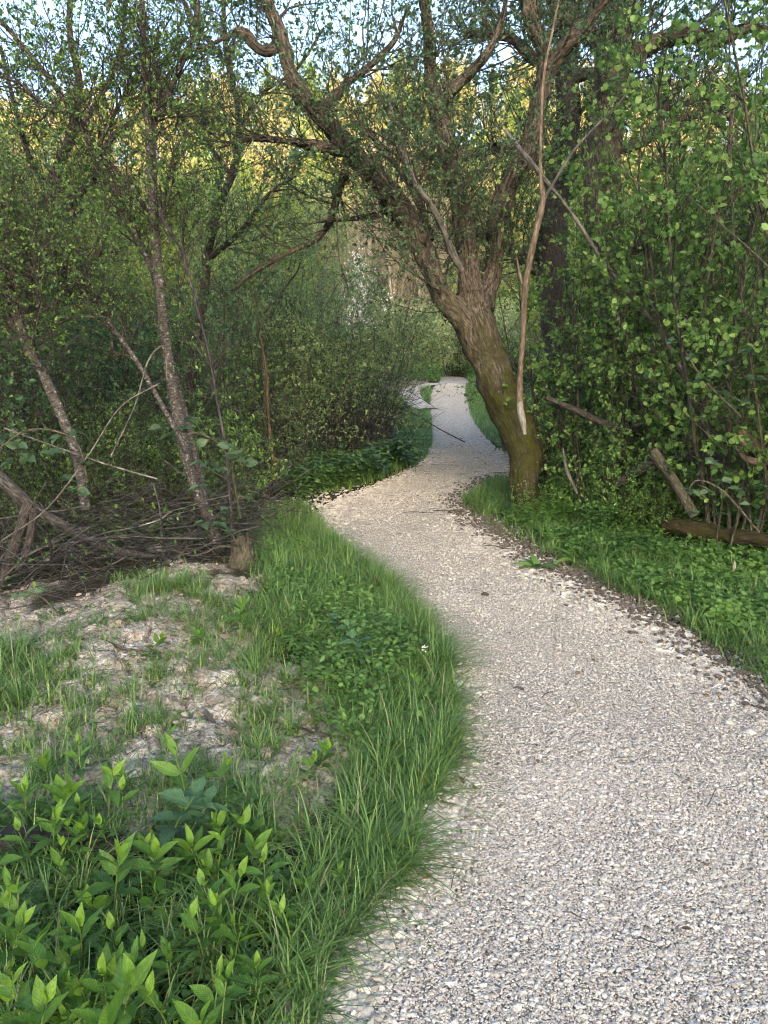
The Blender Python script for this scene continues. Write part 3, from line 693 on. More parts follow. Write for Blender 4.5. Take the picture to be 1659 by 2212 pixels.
# ------------------------------------------------------------------ hero trees
def ridge_disp(amp, fu=24, fz=6.0):
    def f(bark, rr):
        s = bark.shape; b = bark.reshape(-1, 3)
        q = 1 - 2 * np.abs(fbm(b[:, 0] * fu, b[:, 1] * fu, b[:, 2] * fz, o=3, seed=70))
        lump = fbm(b[:, 0] * 7, b[:, 1] * 7, b[:, 2] * 5, o=4, seed=71)
        return ((q - .4) * amp + lump * amp * 3.0).reshape(s[:3]) * np.clip(rr / .05, .2, 1)
    return f
def limb_curve(rows, step=.04):               # rows (px, py, radius px, distance)
    o = []
    for x, y, r, d in rows:
        p = P(x, y, d); o.append((*p, r * d / F))
    return curve(o, step)
def as_lines(c, seglen=.5, K=6):              # cut a thick limb into short polylines to spawn from
    n = max(1, int(len(c) * 0.04 / seglen)); cuts = np.linspace(0, len(c) - 1, n + 1); out = []
    for i in range(n): out.append(np.stack([np.interp(np.linspace(cuts[i], cuts[i + 1], K), np.arange(len(c)), c[:, j]) for j in range(4)], 1))
    return np.array(out)
def hero(name, label, cat, limbs, barkm, n2, l2, n3, l3, nleaf, lsize, tpl, leafm, twigm, group=None, clus=1, amp=.006, sides=28, skip=0.3, r2=.006, up=.06, from_limb=0, wig=.16, ang=.9):
    base = limb_curve(limbs[0][1])[0][:3]
    root = thing(name, base, label, cat, group)
    srcs = []
    for i, (nm, rows) in enumerate(limbs):
        c = limb_curve(rows)
        g = Geo(); sd = sides if c[:, 3].max() > .05 else (12 if c[:, 3].max() > .02 else 6)
        if i == 0 and rows[0][2] > 25:
            t = np.arange(len(c)) * .04; c[:, 3] *= 1 + .75 * np.exp(-t / .11)
        v, f, r, b = tubes(c[None, :, :3], c[None, :, 3], sd, ridge_disp(amp) if sd > 6 else None, True)
        g.add(v, f, 0, r, b); o = g.build(nm, barkm if not isinstance(barkm, dict) else barkm.get(nm, barkm['trunk']), root, off=base)
        L = as_lines(c)
        k = int(len(L) * (skip if i == 0 else .12)); 
        if i >= from_limb: srcs.append(L[k:])
    S = np.concatenate(srcs); g = Geo()
    P3 = S[:, :, :3]; rr = S[:, :, 3].mean(1)
    s, d, i, t = spawn(P3, n2, 0, ang); d = norm(d + np.array([0, -.12, .25]))
    ln = l2 * (.4 + .9 * R.random(n2)); r0 = np.minimum(r2 * (.5 + R.random(n2)), rr[i] * .7)
    t2 = grow(s, d, ln, 8, wig, up); taper = np.linspace(1, .25, 8)[None]
    v, f, r, b = tubes(t2, r0[:, None] * taper, 4); g.add(v, f, 1, r, b)
    s, d, i, t = spawn(t2, n3, .12, .8); ln = l3 * (.4 + .9 * R.random(n3))
    t3 = grow(s, d, ln, 5, wig * 1.2, up * .7)
    v, f, r, b = tubes(t3, (r0[i] * .42)[:, None] * np.linspace(1, .35, 5)[None], 3); g.add(v, f, 1, r, b)
    leafy(g, t3, nleaf, lsize, tpl, 0, .15, clus)
    g.build('crown', [leafm, twigm], root, off=base)
    return root

OV, RD, DM, NR = leaf_tpl('oval'), leaf_tpl('round'), leaf_tpl('diamond'), leaf_tpl('narrow')
D = 7.2
hero('leaning_willow', 'big leaning willow beside the path with mossy brown trunk forking into three limbs', 'tree', [
    ('trunk', [(1146, 1118, 27.9, D), (1140, 1092, 26.4, D), (1133, 1040, 28.8, D), (1133, 985, 34.4, D), (1122, 935, 37.6, D), (1098, 880, 36.8, D), (1072, 820, 36.0, D), (1052, 770, 37.6, D + .05), (1032, 715, 40.0, D + .05), (1020, 675, 37.6, D + .1), (1022, 640, 33.6, D + .15)]),
    ('limb', [(1020, 712, 24.0, D), (985, 672, 23.2, D), (958, 638, 21.6, D), (935, 590, 20.8, D), (915, 540, 21.6, D), (890, 490, 20.8, D), (855, 440, 20.0, D), (818, 395, 18.4, D), (775, 345, 16.8, D), (725, 285, 16.0, D), (690, 245, 14.4, D), (655, 210, 13.6, D), (630, 165, 12.8, D), (612, 100, 12.0, D), (590, 40, 10.4, D), (560, -60, 8.8, D), (520, -220, 5.6, D)]),
    ('limb', [(1022, 660, 26.4, D + .15), (1012, 600, 21.6, D + .2), (1008, 530, 20.0, D + .25), (1000, 460, 19.2, D + .3), (980, 385, 17.6, D + .35), (960, 310, 16.0, D + .4), (943, 240, 14.4, D + .45), (930, 160, 12.8, D + .5), (925, 60, 11.2, D + .5), (905, -80, 8.8, D + .5), (880, -260, 5.6, D + .5)]),
    ('limb', [(1040, 665, 22.3, D + .2), (1062, 600, 18.6, D + .3), (1070, 530, 17.9, D + .35), (1080, 460, 17.9, D + .4), (1100, 400, 18.6, D + .4), (1132, 345, 19.3, D + .4), (1152, 280, 18.6, D + .4), (1163, 220, 17.1, D + .4), (1178, 160, 16.4, D + .4), (1168, 95, 12.6, D + .4), (1148, 30, 10.4, D + .4), (1135, -80, 7.4, D + .4), (1120, -250, 4.5, D + .4)]),
    ('limb', [(1178, 170, 13.4, D + .4), (1210, 110, 11.9, D + .3), (1262, 62, 10.2, D + .2), (1300, 10, 8.6, D + .1), (1350, -70, 6.3, D), (1420, -200, 3.9, D)]),
    ('branch', [(995, 582, 8, D - .1), (975, 545, 8, D - .2), (958, 500, 6, D - .3), (935, 450, 6, D - .4), (900, 400, 5, D - .5), (872, 335, 5, D - .5), (855, 270, 4, D - .5), (838, 215, 3.5, D - .5)]),
    ('bough', [(930, 520, 8, D + .1), (905, 440, 8, D + .2), (885, 400, 7, D + .3), (850, 350, 6, D + .5), (800, 290, 5, D + .7)]),
    ('bough', [(745, 370, 9, D + .1), (728, 420, 7, D + .2), (712, 480, 6, D + .3), (680, 520, 5.5, D + .3), (625, 545, 4.5, D + .3), (560, 580, 5, D + .4), (505, 625, 3, D + .4)]),
    ('bough', [(840, 460, 6, D + .1), (780, 470, 5, D + .2), (730, 475, 4, D + .2), (690, 478, 3, D + .2)]),
    ('bough', [(760, 330, 10, D), (700, 318, 8, D - .2), (620, 305, 6, D - .3), (540, 300, 5, D - .3), (470, 320, 3, D - .3)]),
    ('bough', [(690, 250, 8, D), (740, 190, 7, D), (790, 150, 6, D), (850, 90, 5, D), (880, 20, 4, D)]),
    ('bough', [(620, 90, 9, D), (570, 110, 8, D), (520, 70, 7, D), (470, 90, 5, D), (400, 130, 3, D)]),
    ('bough', [(940, 235, 9, D + .4), (990, 180, 8, D + .4), (1040, 130, 7, D + .3), (1080, 60, 6, D + .3), (1100, -40, 4, D + .3)]),
], {'trunk': M['bark_willow'], 'branch': M['bark_grey']}, 340, 1.0, 3600, .42, 13500, .032, OV, M['leaf_willow'], M['bark_twig'], clus=3, amp=.017, sides=64, skip=1.0, r2=.007, from_limb=1)

DO = 9.8
hero('old_oak', 'thick upright oak with deeply grooved grey bark standing behind the hazel scrub', 'tree', [
    ('trunk', [(1385, 1010, 52, DO), (1372, 930, 44, DO), (1366, 860, 42, DO), (1352, 790, 41, DO), (1345, 720, 40, DO), (1335, 640, 38, DO), (1318, 560, 37, DO), (1305, 480, 36, DO), (1300, 400, 36, DO), (1305, 300, 34, DO), (1318, 200, 33, DO), (1330, 100, 30, DO), (1335, 0, 26, DO), (1340, -150, 20, DO), (1345, -330, 12, DO)]),
    ('limb', [(1325, 130, 20, DO), (1390, 105, 17, DO), (1440, 80, 15, DO), (1490, 72, 14, DO), (1545, 90, 11, DO), (1620, 60, 9, DO), (1700, 70, 6, DO)]),
    ('limb', [(1325, 120, 18, DO), (1270, 70, 15, DO), (1220, 45, 12, DO - .2), (1180, -20, 8, DO - .3)]),
    ('limb', [(1310, 330, 13, DO), (1380, 310, 10, DO), (1440, 270, 8, DO), (1500, 250, 6, DO), (1580, 255, 4, DO)]),
    ('limb', [(1330, 560, 14, DO), (1400, 520, 11, DO), (1480, 500, 9, DO), (1560, 505, 8, DO), (1650, 480, 6, DO)]),
], M['bark_oak'], 220, 1.3, 1500, .5, 5200, .05, OV, M['leaf_dark'], M['bark_dark'], clus=3, amp=.012, sides=44, skip=.55, r2=.010)
DK = 11.5
hero('dark_oak', 'dark twisted oak seen between the willow and the grey barked oak', 'tree', [
    ('trunk', [(1235, 960, 42, DK), (1225, 860, 38, DK), (1215, 760, 36, DK), (1200, 660, 34, DK), (1190, 560, 32, DK), (1195, 470, 30, DK), (1205, 390, 28, DK), (1222, 300, 24, DK), (1228, 220, 23, DK), (1222, 140, 22, DK), (1232, 60, 20, DK), (1230, -60, 15, DK), (1225, -250, 9, DK)]),
    ('limb', [(1205, 340, 12, DK), (1150, 330, 10, DK), (1080, 320, 9, DK), (1000, 335, 7, DK), (900, 340, 6, DK)]),
    ('limb', [(1190, 600, 16, DK), (1130, 560, 12, DK), (1080, 520, 10, DK), (1010, 500, 7, DK)]),
    ('limb', [(1228, 130, 14, DK), (1160, 130, 11, DK), (1100, 80, 9, DK), (1000, 70, 6, DK)]),
    ('limb', [(1225, 170, 12, DK), (1290, 160, 10, DK), (1370, 200, 8, DK), (1440, 230, 7, DK), (1520, 210, 5, DK)]),
], M['bark_dark'], 260, 1.2, 1800, .5, 6500, .05, OV, M['leaf_dark'], M['bark_dark'], clus=3, amp=.01, sides=28, skip=.45, r2=.012)

# ------------------------------------------------------------------ blackthorn stems on the left, each its own small tree
def thorn(label, rows_list, n2=90, n3=500, nl=1700, l2=.7, lsz=.03, group=None, seed=None, skip=.5, name='blackthorn_tree', barkm=None, clus=4):
    return hero(name, label, 'small tree', [('trunk' if i == 0 else 'limb', [(a_, b_, c_ * .73, d_) for a_, b_, c_, d_ in r]) for i, r in enumerate(rows_list)], barkm or M['bark_thorn'], int(n2 * 1.3), l2, int(n3 * 1.7), .30, int(nl * 1.1), lsz * .80, OV, M['leaf_thorn'], M['bark_dark'], group, clus, amp=.0025, sides=16, skip=skip, r2=.0045, wig=.2)
thorn('straight grey blackthorn rising beside the broken stump, its trunk forking high up', [
    [(478, 1205, 20, 5.6), (455, 1130, 18, 5.6), (425, 1060, 17, 5.6), (403, 990, 17, 5.6), (385, 900, 17, 5.65), (368, 810, 16, 5.7), (353, 700, 15, 5.7), (343, 600, 14, 5.7), (333, 480, 13.5, 5.7), (328, 380, 13, 5.7), (323, 275, 12, 5.7), (315, 180, 9, 5.7), (310, 90, 8, 5.7), (306, -20, 7, 5.7), (300, -220, 4, 5.7)],
    [(326, 285, 8, 5.7), (350, 235, 8, 5.7), (375, 180, 7, 5.7), (405, 110, 6, 5.7), (425, 40, 5, 5.7), (432, -60, 4, 5.7)],
    [(338, 520, 6, 5.7), (355, 440, 5, 5.6), (370, 350, 4, 5.5), (400, 280, 3, 5.5)],
    [(345, 500, 6, 5.7), (300, 430, 5.5, 5.8), (250, 365, 5, 5.9), (190, 305, 4, 6.0)],
], 110, 600, 1700, group=None)
thorn('slender blackthorn stem leaning far left from the forked grey blackthorn', [
    [(470, 1195, 10, 5.8), (440, 1060, 10, 5.85), (400, 900, 10, 5.9), (360, 740, 10, 5.9), (335, 600, 10, 5.9), (288, 495, 9, 5.9), (245, 405, 9, 5.9), (205, 330, 9, 5.9), (165, 255, 8, 5.9), (110, 175, 7, 5.9), (50, 100, 6, 5.9), (-30, 10, 5, 5.9), (-120, -80, 3, 5.9)],
    [(205, 330, 6, 5.9), (250, 240, 5, 5.9), (300, 150, 4, 5.9)],
    [(160, 250, 6, 5.9), (100, 230, 5, 6.0), (40, 180, 4, 6.1), (-30, 160, 3, 6.1)]], 110, 650, 2300)
thorn('thin lichen spotted stem crossing behind the forked grey blackthorn', [
    [(430, 1080, 8, 5.2), (395, 960, 8, 5.2), (358, 890, 8, 5.2), (322, 825, 7.5, 5.2), (285, 765, 7.5, 5.2), (240, 702, 7, 5.2), (212, 650, 7, 5.2), (165, 600, 6.5, 5.2), (125, 560, 6, 5.2), (90, 510, 6, 5.2), (35, 465, 5, 5.2), (-30, 410, 4, 5.2), (-100, 350, 3, 5.2)],
    [(215, 655, 5, 5.2), (150, 640, 4, 5.2), (80, 660, 3, 5.2)]], 60, 380, 1300, .5, .028)
thorn('pale speckled blackthorn trunk leaning at the very edge above the fallen trunk', [
    [(185, 1100, 15, 4.9), (175, 1030, 15, 4.9), (160, 965, 15, 4.9), (128, 887, 14.5, 4.9), (95, 812, 14, 4.9), (55, 737, 13, 4.9), (30, 662, 12.5, 4.9), (2, 580, 12, 4.9), (-40, 480, 10, 4.9), (-90, 380, 8, 4.9)],
    [(60, 745, 8, 4.9), (20, 690, 7, 4.9), (-30, 650, 6, 4.9)],
    [(100, 820, 5, 4.9), (70, 740, 4, 4.8), (90, 650, 3, 4.8), (60, 560, 2, 4.8)]], 80, 480, 1500, .6, .03)
thorn('thin dark purple stem standing straight between the forked blackthorn and the osier scrub', [
    [(502, 1190, 5, 5.4), (497, 1080, 4.5, 5.4), (484, 950, 4.5, 5.4), (468, 862, 4, 5.4), (450, 762, 4, 5.4), (425, 662, 3.5, 5.4), (398, 562, 3.5, 5.4), (375, 510, 4, 5.4), (350, 470, 3.5, 5.4), (345, 400, 3, 5.4)],
    [(400, 570, 3, 5.4), (395, 500, 3, 5.3), (405, 430, 2, 5.3)]], 26, 120, 350, .4, .028, barkm=M['stem_purple'], name='blackthorn_tree')
thorn('black gnarled hawthorn behind the pale speckled trunk with crooked limbs spread wide', [
    [(60, 1060, 26, 7.2), (45, 940, 24, 7.2), (38, 820, 22, 7.2), (52, 700, 20, 7.2), (60, 600, 18, 7.2), (90, 500, 16, 7.2), (110, 400, 14, 7.2), (150, 300, 12, 7.2), (170, 180, 10, 7.2), (150, 60, 8, 7.2), (160, -100, 5, 7.2)],
    [(85, 510, 12, 7.2), (150, 440, 11, 7.2), (200, 385, 10, 7.2), (240, 300, 8, 7.2), (300, 250, 6, 7.2), (340, 180, 4, 7.2)],
    [(60, 610, 10, 7.2), (0, 520, 9, 7.2), (-60, 430, 7, 7.2)],
    [(110, 420, 9, 7.2), (60, 330, 8, 7.2), (30, 220, 6, 7.2), (0, 100, 4, 7.2)],
    [(150, 310, 9, 7.2), (210, 220, 7, 7.2), (260, 110, 6, 7.2), (270, 0, 4, 7.2)],
    [(60, 660, 9, 7.2), (130, 600, 8, 7.2), (200, 570, 7, 7.2), (240, 480, 5, 7.2)],
], 200, 1000, 3000, .9, .034, skip=.3, name='hawthorn_tree', barkm=M['bark_dark'])
thorn('crooked green leaved hawthorn arching over the gap left of the willow', [
    [(400, 1010, 16, 8.6), (410, 880, 15, 8.6), (420, 760, 14, 8.6), (440, 640, 13, 8.6), (450, 540, 12, 8.6), (475, 440, 11, 8.6), (510, 350, 10, 8.6), (515, 240, 8, 8.6), (490, 120, 7, 8.6), (480, -40, 5, 8.6)],
    [(450, 560, 8, 8.6), (520, 500, 7, 8.5), (580, 420, 5, 8.4), (640, 380, 3, 8.4)],
    [(500, 380, 7, 8.6), (440, 300, 6, 8.6), (380, 240, 5, 8.6), (330, 140, 3, 8.6)],
    [(512, 280, 6, 8.6), (570, 200, 5, 8.6), (640, 150, 4, 8.6), (700, 60, 3, 8.6)],
    [(490, 140, 6, 8.6), (430, 60, 5, 8.6), (380, -30, 3, 8.6)],
], 150, 750, 1900, 1.0, .036, skip=.4, name='hawthorn_tree', barkm=M['bark_dark'])

# ------------------------------------------------------------------ loose wood: dead branches, logs, stump
def wood(name, label, cat, rows, mat, sides=14, amp=.003, extra=(), world=False, part='shaft'):
    c = limb_curve(rows, .025) if not world else curve(rows, .025)
    g = Geo(); v, f, r, b = tubes(c[None, :, :3], c[None, :, 3], sides, ridge_disp(amp), True); g.add(v, f, 0, r, b)
    base = c[0, :3]
    if not extra: 
        o = g.build(name, mat, None, off=base); o.location = [float(q) for q in base]; return tag(o, label, cat)
    root = thing(name, base, label, cat); g.build(part, mat, root, off=base)
    for nm, rw, mt in extra:
        c = limb_curve(rw, .025); g = Geo(); v, f, r, b = tubes(c[None, :, :3], c[None, :, 3], 10, ridge_disp(amp * .6), True); g.add(v, f, 0, r, b); g.build(nm, mt, root, off=base)
    return root
wood('dead_branch', 'long pale split branch hanging down against the mossy willow trunk', 'branch',
     [(1133, 935, 4, 6.75), (1128, 905, 7, 6.75), (1123, 870, 7, 6.75), (1124, 800, 5.5, 6.7), (1130, 720, 6, 6.65), (1133, 640, 6.5, 6.6), (1143, 570, 6.5, 6.55), (1158, 500, 6, 6.5), (1172, 435, 5.8, 6.5), (1168, 380, 3.8, 6.5), (1168, 300, 3.4, 6.5), (1172, 200, 3, 6.5), (1178, 140, 2.6, 6.5), (1195, 60, 2.2, 6.5), (1220, -60, 2, 6.5)], M['wood_dead'], 12, .002,
     [('fork', [(1174, 432, 3.6, 6.5), (1205, 380, 3, 6.45), (1240, 325, 2.6, 6.4), (1290, 270, 2.1, 6.4), (1340, 220, 1.6, 6.35), (1370, 170, 1, 6.3)], M['bark_grey']),
      ('splinter', [(1132, 625, 3.5, 6.6), (1122, 590, 3, 6.6), (1116, 555, 1, 6.6)], M['wood_dead']),
      ('bare_tip', [(1134, 938, 3.5, 6.72), (1129, 908, 7.2, 6.72), (1124, 885, 7.4, 6.73), (1123, 868, 6.8, 6.74)], M['wood_white'])])
wood('leaning_pole', 'long pale dead pole slanting down through the hazel leaves', 'branch',
     [(1610, 1120, 5, 6.3), (1545, 980, 5, 6.35), (1480, 820, 5, 6.4), (1430, 722, 5, 6.45), (1395, 677, 5, 6.5), (1355, 627, 5, 6.5), (1300, 562, 4.4, 6.6), (1255, 490, 4, 6.6), (1215, 435, 3.2, 6.6), (1150, 355, 5, 6.5), (1090, 280, 3, 6.6)], M['bark_grey'], 12, .002)
def Gd(px, py): return G(px, py)
wood('broken_post', 'grey broken length of wood leaning steeply out of the brambles', 'branch',
     [(1500, 1115, 10, 5.6), (1478, 1075, 11, 5.65), (1450, 1030, 11, 5.7), (1425, 995, 11, 5.75), (1412, 972, 9, 5.8), (1410, 968, 6, 5.8)], M['bark_twig'], 12, .004)
wood('mossy_log', 'thick moss covered log lying on the verge grass below the broken length of wood', 'log',
     [(*(G(1435, 1165) + (0, 0, .13)), .045), (*(G(1500, 1180) + (0, 0, .15)), .062), (*(G(1580, 1196) + (0, 0, .14)), .058), (*(G(1660, 1214) + (0, 0, .16)), .072), (*(G(1800, 1238) + (0, 0, .15)), .07)], M['bark_log'], 28, .013, world=True)
wood('mossy_limb', 'torn off mossy limb poking out above the log with splintered bare wood', 'branch',
     [(1760, 1080, 15, 5.4), (1680, 1010, 17, 5.4), (1630, 970, 16, 5.4), (1592, 930, 12, 5.4), (1585, 922, 5, 5.4)], M['bark_log'], 16, .006,
     [('splinter', [(1640, 1000, 10, 5.3), (1610, 990, 6, 5.3), (1588, 965, 2, 5.3)], M['wood_dead']), ('splinter', [(1610, 960, 6, 5.3), (1590, 945, 3, 5.3), (1583, 935, 1, 5.3)], M['wood_dead'])])
wood('splintered_stick', 'short grey splintered stick standing in leaves next to the willow base', 'branch',
     [(1247, 1066, 3, 6.4), (1238, 1048, 4, 6.4), (1226, 1020, 4, 6.4), (1219, 990, 3, 6.4), (1216, 965, 1, 6.4)], M['bark_grey'], 8, .004)
wood('dark_deadwood', 'low black rotten branch lying under the hazel leaves behind the verge', 'branch',
     [(1180, 860, 5, 6.9), (1240, 885, 7, 6.8), (1300, 912, 8, 6.7), (1350, 925, 6, 6.6), (1420, 900, 4, 6.5)], M['bark_dark'], 10, .004)
wood('rotten_branch', 'thick black rotten branch lying across the shadow behind the broken length of wood', 'branch',
     [(1330, 1050, 6, 6.3), (1370, 1020, 11, 6.3), (1430, 1000, 13, 6.3), (1500, 985, 12, 6.3), (1600, 1000, 10, 6.2), (1700, 1020, 8, 6.2)], M['bark_dark'], 12, .006)
wood('snapped_twig_stub', 'short pale snapped stub standing upright in the verge herbs', 'stick',
     [(*G(1582, 1255), .013), (*(G(1582, 1255) + (0, 0, .06)), .014), (*(G(1582, 1255) + (.004, 0, .11)), .011), (*(G(1582, 1255) + (.0, 0, .15)), .003)], M['bark_pale'], 8, .003, world=True)
gl = G(150, 1850)
wood('wet_log', 'short dark wet log half hidden behind the front row of leafy plants', 'log',
     [(*(G(-60, 1850, .0) + (0, 0, .03)), .05), (*(G(60, 1845) + (0, 0, .035)), .054), (*(G(180, 1840) + (0, 0, .03)), .052), (*(G(260, 1850) + (0, 0, .025)), .045), (*(G(300, 1865) + (0, 0, .0)), .03)], M['bark_wet'], 18, .005, world=True)
wood('fallen_trunk', 'grey lichen covered fallen trunk resting on the brushwood at the frame edge', 'fallen trunk',
     [(-120, 960, 16, 4.9), (-30, 1010, 15, 4.9), (30, 1060, 14, 4.9), (75, 1100, 12, 4.95), (130, 1130, 10, 5.0), (190, 1165, 8, 5.1), (260, 1190, 9, 5.2), (350, 1205, 4, 5.3)], M['bark_brush'], 16, .004,
     [('branch_stub', [(60, 1090, 12, 4.9), (38, 1160, 12, 4.8), (15, 1230, 11, 4.75), (-5, 1290, 9, 4.7)], M['bark_dark']), ('branch_stub', [(75, 1100, 9, 4.9), (62, 1170, 8, 4.8), (40, 1235, 6, 4.7)], M['bark_dark'])])
# stump
def stump(loc, label, r=.075, h=.17, matk='bark_twig'):
    root = thing('stump', loc, label, 'stump'); g = Geo()
    c = curve([(0, 0, -.05, r * 1.5), (0, 0, .03, r * 1.15), (.01, 0, h * .6, r), (.012, 0, h, r * .95)], .012)
    v, f, rn, b = tubes(c[None, :, :3], c[None, :, 3], 28, ridge_disp(.012), False)
    top = v[:, 2] > h * .55; v[top, 2] += (.06 * fbm(v[top, 0] * 30, v[top, 1] * 30, seed=80)) ; g.add(v, f, 0, rn, b); g.build('bark', M[matk], root)
    g = Geo(); v, f, rn, b = tubes(np.array([[(0, 0, 0), (0, 0, h * .5), (.01, 0, h * .86)]]), np.array([[r * .9, r * .85, r * .8]]), 20, ridge_disp(.01), True); g.add(v, f, 0, rn, b); g.build('broken_top', M['bark_twig'], root)
stump(G(522, 1222), 'small jagged broken stump at the corner of the brushwood beside the grass')
0 and stump(G(118, 1400), 'low rotten brown stump showing through soil at the back of the clay patch', .11, .12, 'bark_log')
g = Geo(); p = G(265, 1318)
c = curve([(-.10, .01, .02, .012), (-.05, 0, .035, .026), (.02, -.01, .035, .028), (.08, -.02, .02, .02), (.12, -.03, .008, .008)], .01)
v, f, r, b = tubes(c[None, :, :3], c[None, :, 3] * 1.0, 14, ridge_disp(.006), True); v[:, 2] *= .9; g.add(v, f, 0, r, b)
o = g.build('driftwood_chunk', M['wood_white']); o.location = [float(q) for q in p]; tag(o, 'bleached white chunk of wood on the soil beneath the brushwood', 'wood')
def small_stick(px, py, ln, rot, label, mat='bark_dark', r=.006, on_path=True, name='stick'):
    p = G(px, py); x, y = p[0], p[1]; dx, dy = math.cos(rot) * ln / 2, math.sin(rot) * ln / 2; z = float(hgt(x, y)) + (.05 if on_path else .03)
    rows = [(x - dx, y - dy, z, r * .7), (x - dx * .3, y - dy * .3 + ln * .05, z + .004, r), (x + dx * .4, y + dy * .4 - ln * .04, z, r * .9), (x + dx, y + dy, z - .003, r * .4)]
    wood(name, label, 'stick', rows, M[mat], 7, .001, world=True)
small_stick(1120, 1508, .05, -.2, 'short fat black stick lying alone in the middle of the gravel', r=.006)
small_stick(1180, 1520, .09, .9, 'thin curved twig lying on gravel just beyond the short fat black stick', 'bark_brush', .0022)
small_stick(1048, 1300, .05, .1, 'small dark clod like stub on the gravel at the inside of the bend', r=.012, name='bark_chunk')
small_stick(905, 1118, .30, .05, 'long thin twig lying across the gravel level with the willow base', 'bark_brush', .004)
small_stick(1075, 1195, .22, -.5, 'bent dark twig on the gravel near the verge past the willow', 'bark_dark', .005)
small_stick(1080, 1030, .30, .2, 'fine dry twig crossing the gravel where the path narrows', 'bark_brush', .004)
small_stick(975, 1115, .35, -.1, 'dark stick poking from the verge grass onto gravel by the willow base', 'bark_dark', .006)
small_stick(240, 1405, .45, -.35, 'grey forked stick lying on soil at the back of the clay patch', 'bark_twig', .008, False)
small_stick(150, 1375, .16, 1.3, 'upright looking white peeled stick on soil below the brushwood', 'wood_white', .006, False)
small_stick(450, 1560, .14, -.9, 'short pale grey stick on the cracked clay between grass tufts', 'bark_grey', .010, False)
small_stick(650, 1590, .5, -.25, 'long dark twig half buried along the edge of clay and grass', 'bark_dark', .005, False)
small_stick(1390, 2065, .06, -.15, 'thin brown twig on gravel nearest the bottom corner', 'bark_brush', .0022)
small_stick(1240, 2010, .07, -.4, 'fine black twig resting on the closest wide part of the gravel', 'bark_dark', .0016)

# twig litter on the path (uncountable)
n = 700; x = R.uniform(-1.2, 3, n); y = R.uniform(1.3, 14, n); k = inpoly(x, y, PATH_POLY); x, y = x[k], y[k]
a = R.random(len(x)) * 6.283; ln = .02 + .10 * R.random(len(x)) ** 2
t = grow(np.stack([x, y, path_z(x, y) + .03], 1), np.stack([np.cos(a), np.sin(a), 0 * a], 1), ln, 4, .12)
t[..., 2] = path_z(t[..., 0], t[..., 1]) + .028
g = Geo(); v, f, r, b = tubes(t, np.full(t.shape[:2], .0011) * (1 + y[:, None] * .12), 3); g.add(v, f, 0, r, b)
n = 900; x = R.uniform(-2.9, .1, n); y = R.uniform(2.0, 6.2, n); k = clay_mask(x, y, hgt(x, y)) > .5; x, y = x[k], y[k]
a = R.random(len(x)) * 6.283; ln = .03 + .16 * R.random(len(x)) ** 2
t = grow(np.stack([x, y, hgt(x, y) + .04], 1), np.stack([np.cos(a), np.sin(a), 0 * a], 1), ln, 4, .14); t[..., 2] = hgt(t[..., 0], t[..., 1]) + .035
v, f, r, b = tubes(t, np.full(t.shape[:2], .0016), 3); g.add(v, f, 0, r, b)
tag(g.build('twig_litter', M['bark_brush']), 'scattered fine dry twigs lying over the gravel and the clay', 'twigs', kind='stuff')

M['leaf_dead'] = leaf_mat('dead_leaf', g3((.05, .03, .018), (.12, .075, .04), (.22, .16, .09)), .1)
g = Geo(); n = 2600; x = R.uniform(-2.8, 4.2, n); y = R.uniform(1.5, 9, n); d = near_path(x, y); k = ((d > .02) & (d < .45)) | ((d == 0) & (R.random(n) < .09)) | (clay_mask(x, y, hgt(x, y)) > .5); x, y = x[k], y[k]
a = R.random(len(x)) * 6.283; v, f, r = leaves(np.stack([x, y, hgt(x, y) + .035], 1), np.stack([np.cos(a), np.sin(a), .15 * R.normal(size=len(a))], 1), .012 + .028 * R.random(len(x)), OV, 1, .45); g.add(v, f, 0, r)
tag(g.build('fallen_leaves', M['leaf_dead']), 'small brown dead leaves lying on soil and along the gravel edges', 'dead leaves', kind='stuff')

# ------------------------------------------------------------------ brushwood pile and bare scrub
def brush(name, label, poly, n, h, ln, r, mat, K=6, wig=.12, flat=.35, up=0.0, leafn=0, leafm=None, lsz=.03):
    pts = np.array([G(*p)[:2] for p in poly]); x0, y0 = pts.min(0); x1, y1 = pts.max(0)
    x = R.uniform(x0, x1, n * 4); y = R.uniform(y0, y1, n * 4); k = inpoly(x, y, pts); x, y = x[k][:n], y[k][:n]; n = len(x)
    z = hgt(x, y) + h * R.random(n) ** 1.4
    a = R.random(n) * 6.283; d = np.stack([np.cos(a), np.sin(a), flat * R.normal(size=n)], 1)
    L = ln * (.3 + 1.1 * R.random(n)); t = grow(np.stack([x, y, z], 1) - norm(d) * (L * .5)[:, None], d, L, K, wig, up)
    gr = hgt(t[..., 0], t[..., 1]) + .015; t[..., 2] = np.maximum(t[..., 2], gr)
    rr = r * (.25 + R.random(n) ** 3 * 1.6)
    base = np.array([pts[:, 0].mean(), pts[:, 1].mean(), 0]); base[2] = float(hgt(base[0], base[1]))
    g = Geo(); v, f, rn, b = tubes(t, rr[:, None] * np.linspace(1, .4, K)[None], 4); g.add(v, f, 0, rn, b)
    s, d2, i, tt = spawn(t, n * 2, .1, .8); t2 = grow(s, d2, ln * .35 * (.3 + R.random(len(s))), 4, .2, .02)
    v, f, rn, b = tubes(t2, (rr[i] * .45)[:, None] * np.linspace(1, .4, 4)[None], 3); g.add(v, f, 0, rn, b)
    if leafn: leafy(g, t2, leafn, lsz, OV, 1, .2, 3)
    o = g.build(name, [mat, leafm or M['leaf_thorn']], None, off=base); o.location = [float(q) for q in base]
    return tag(o, label, 'brushwood')
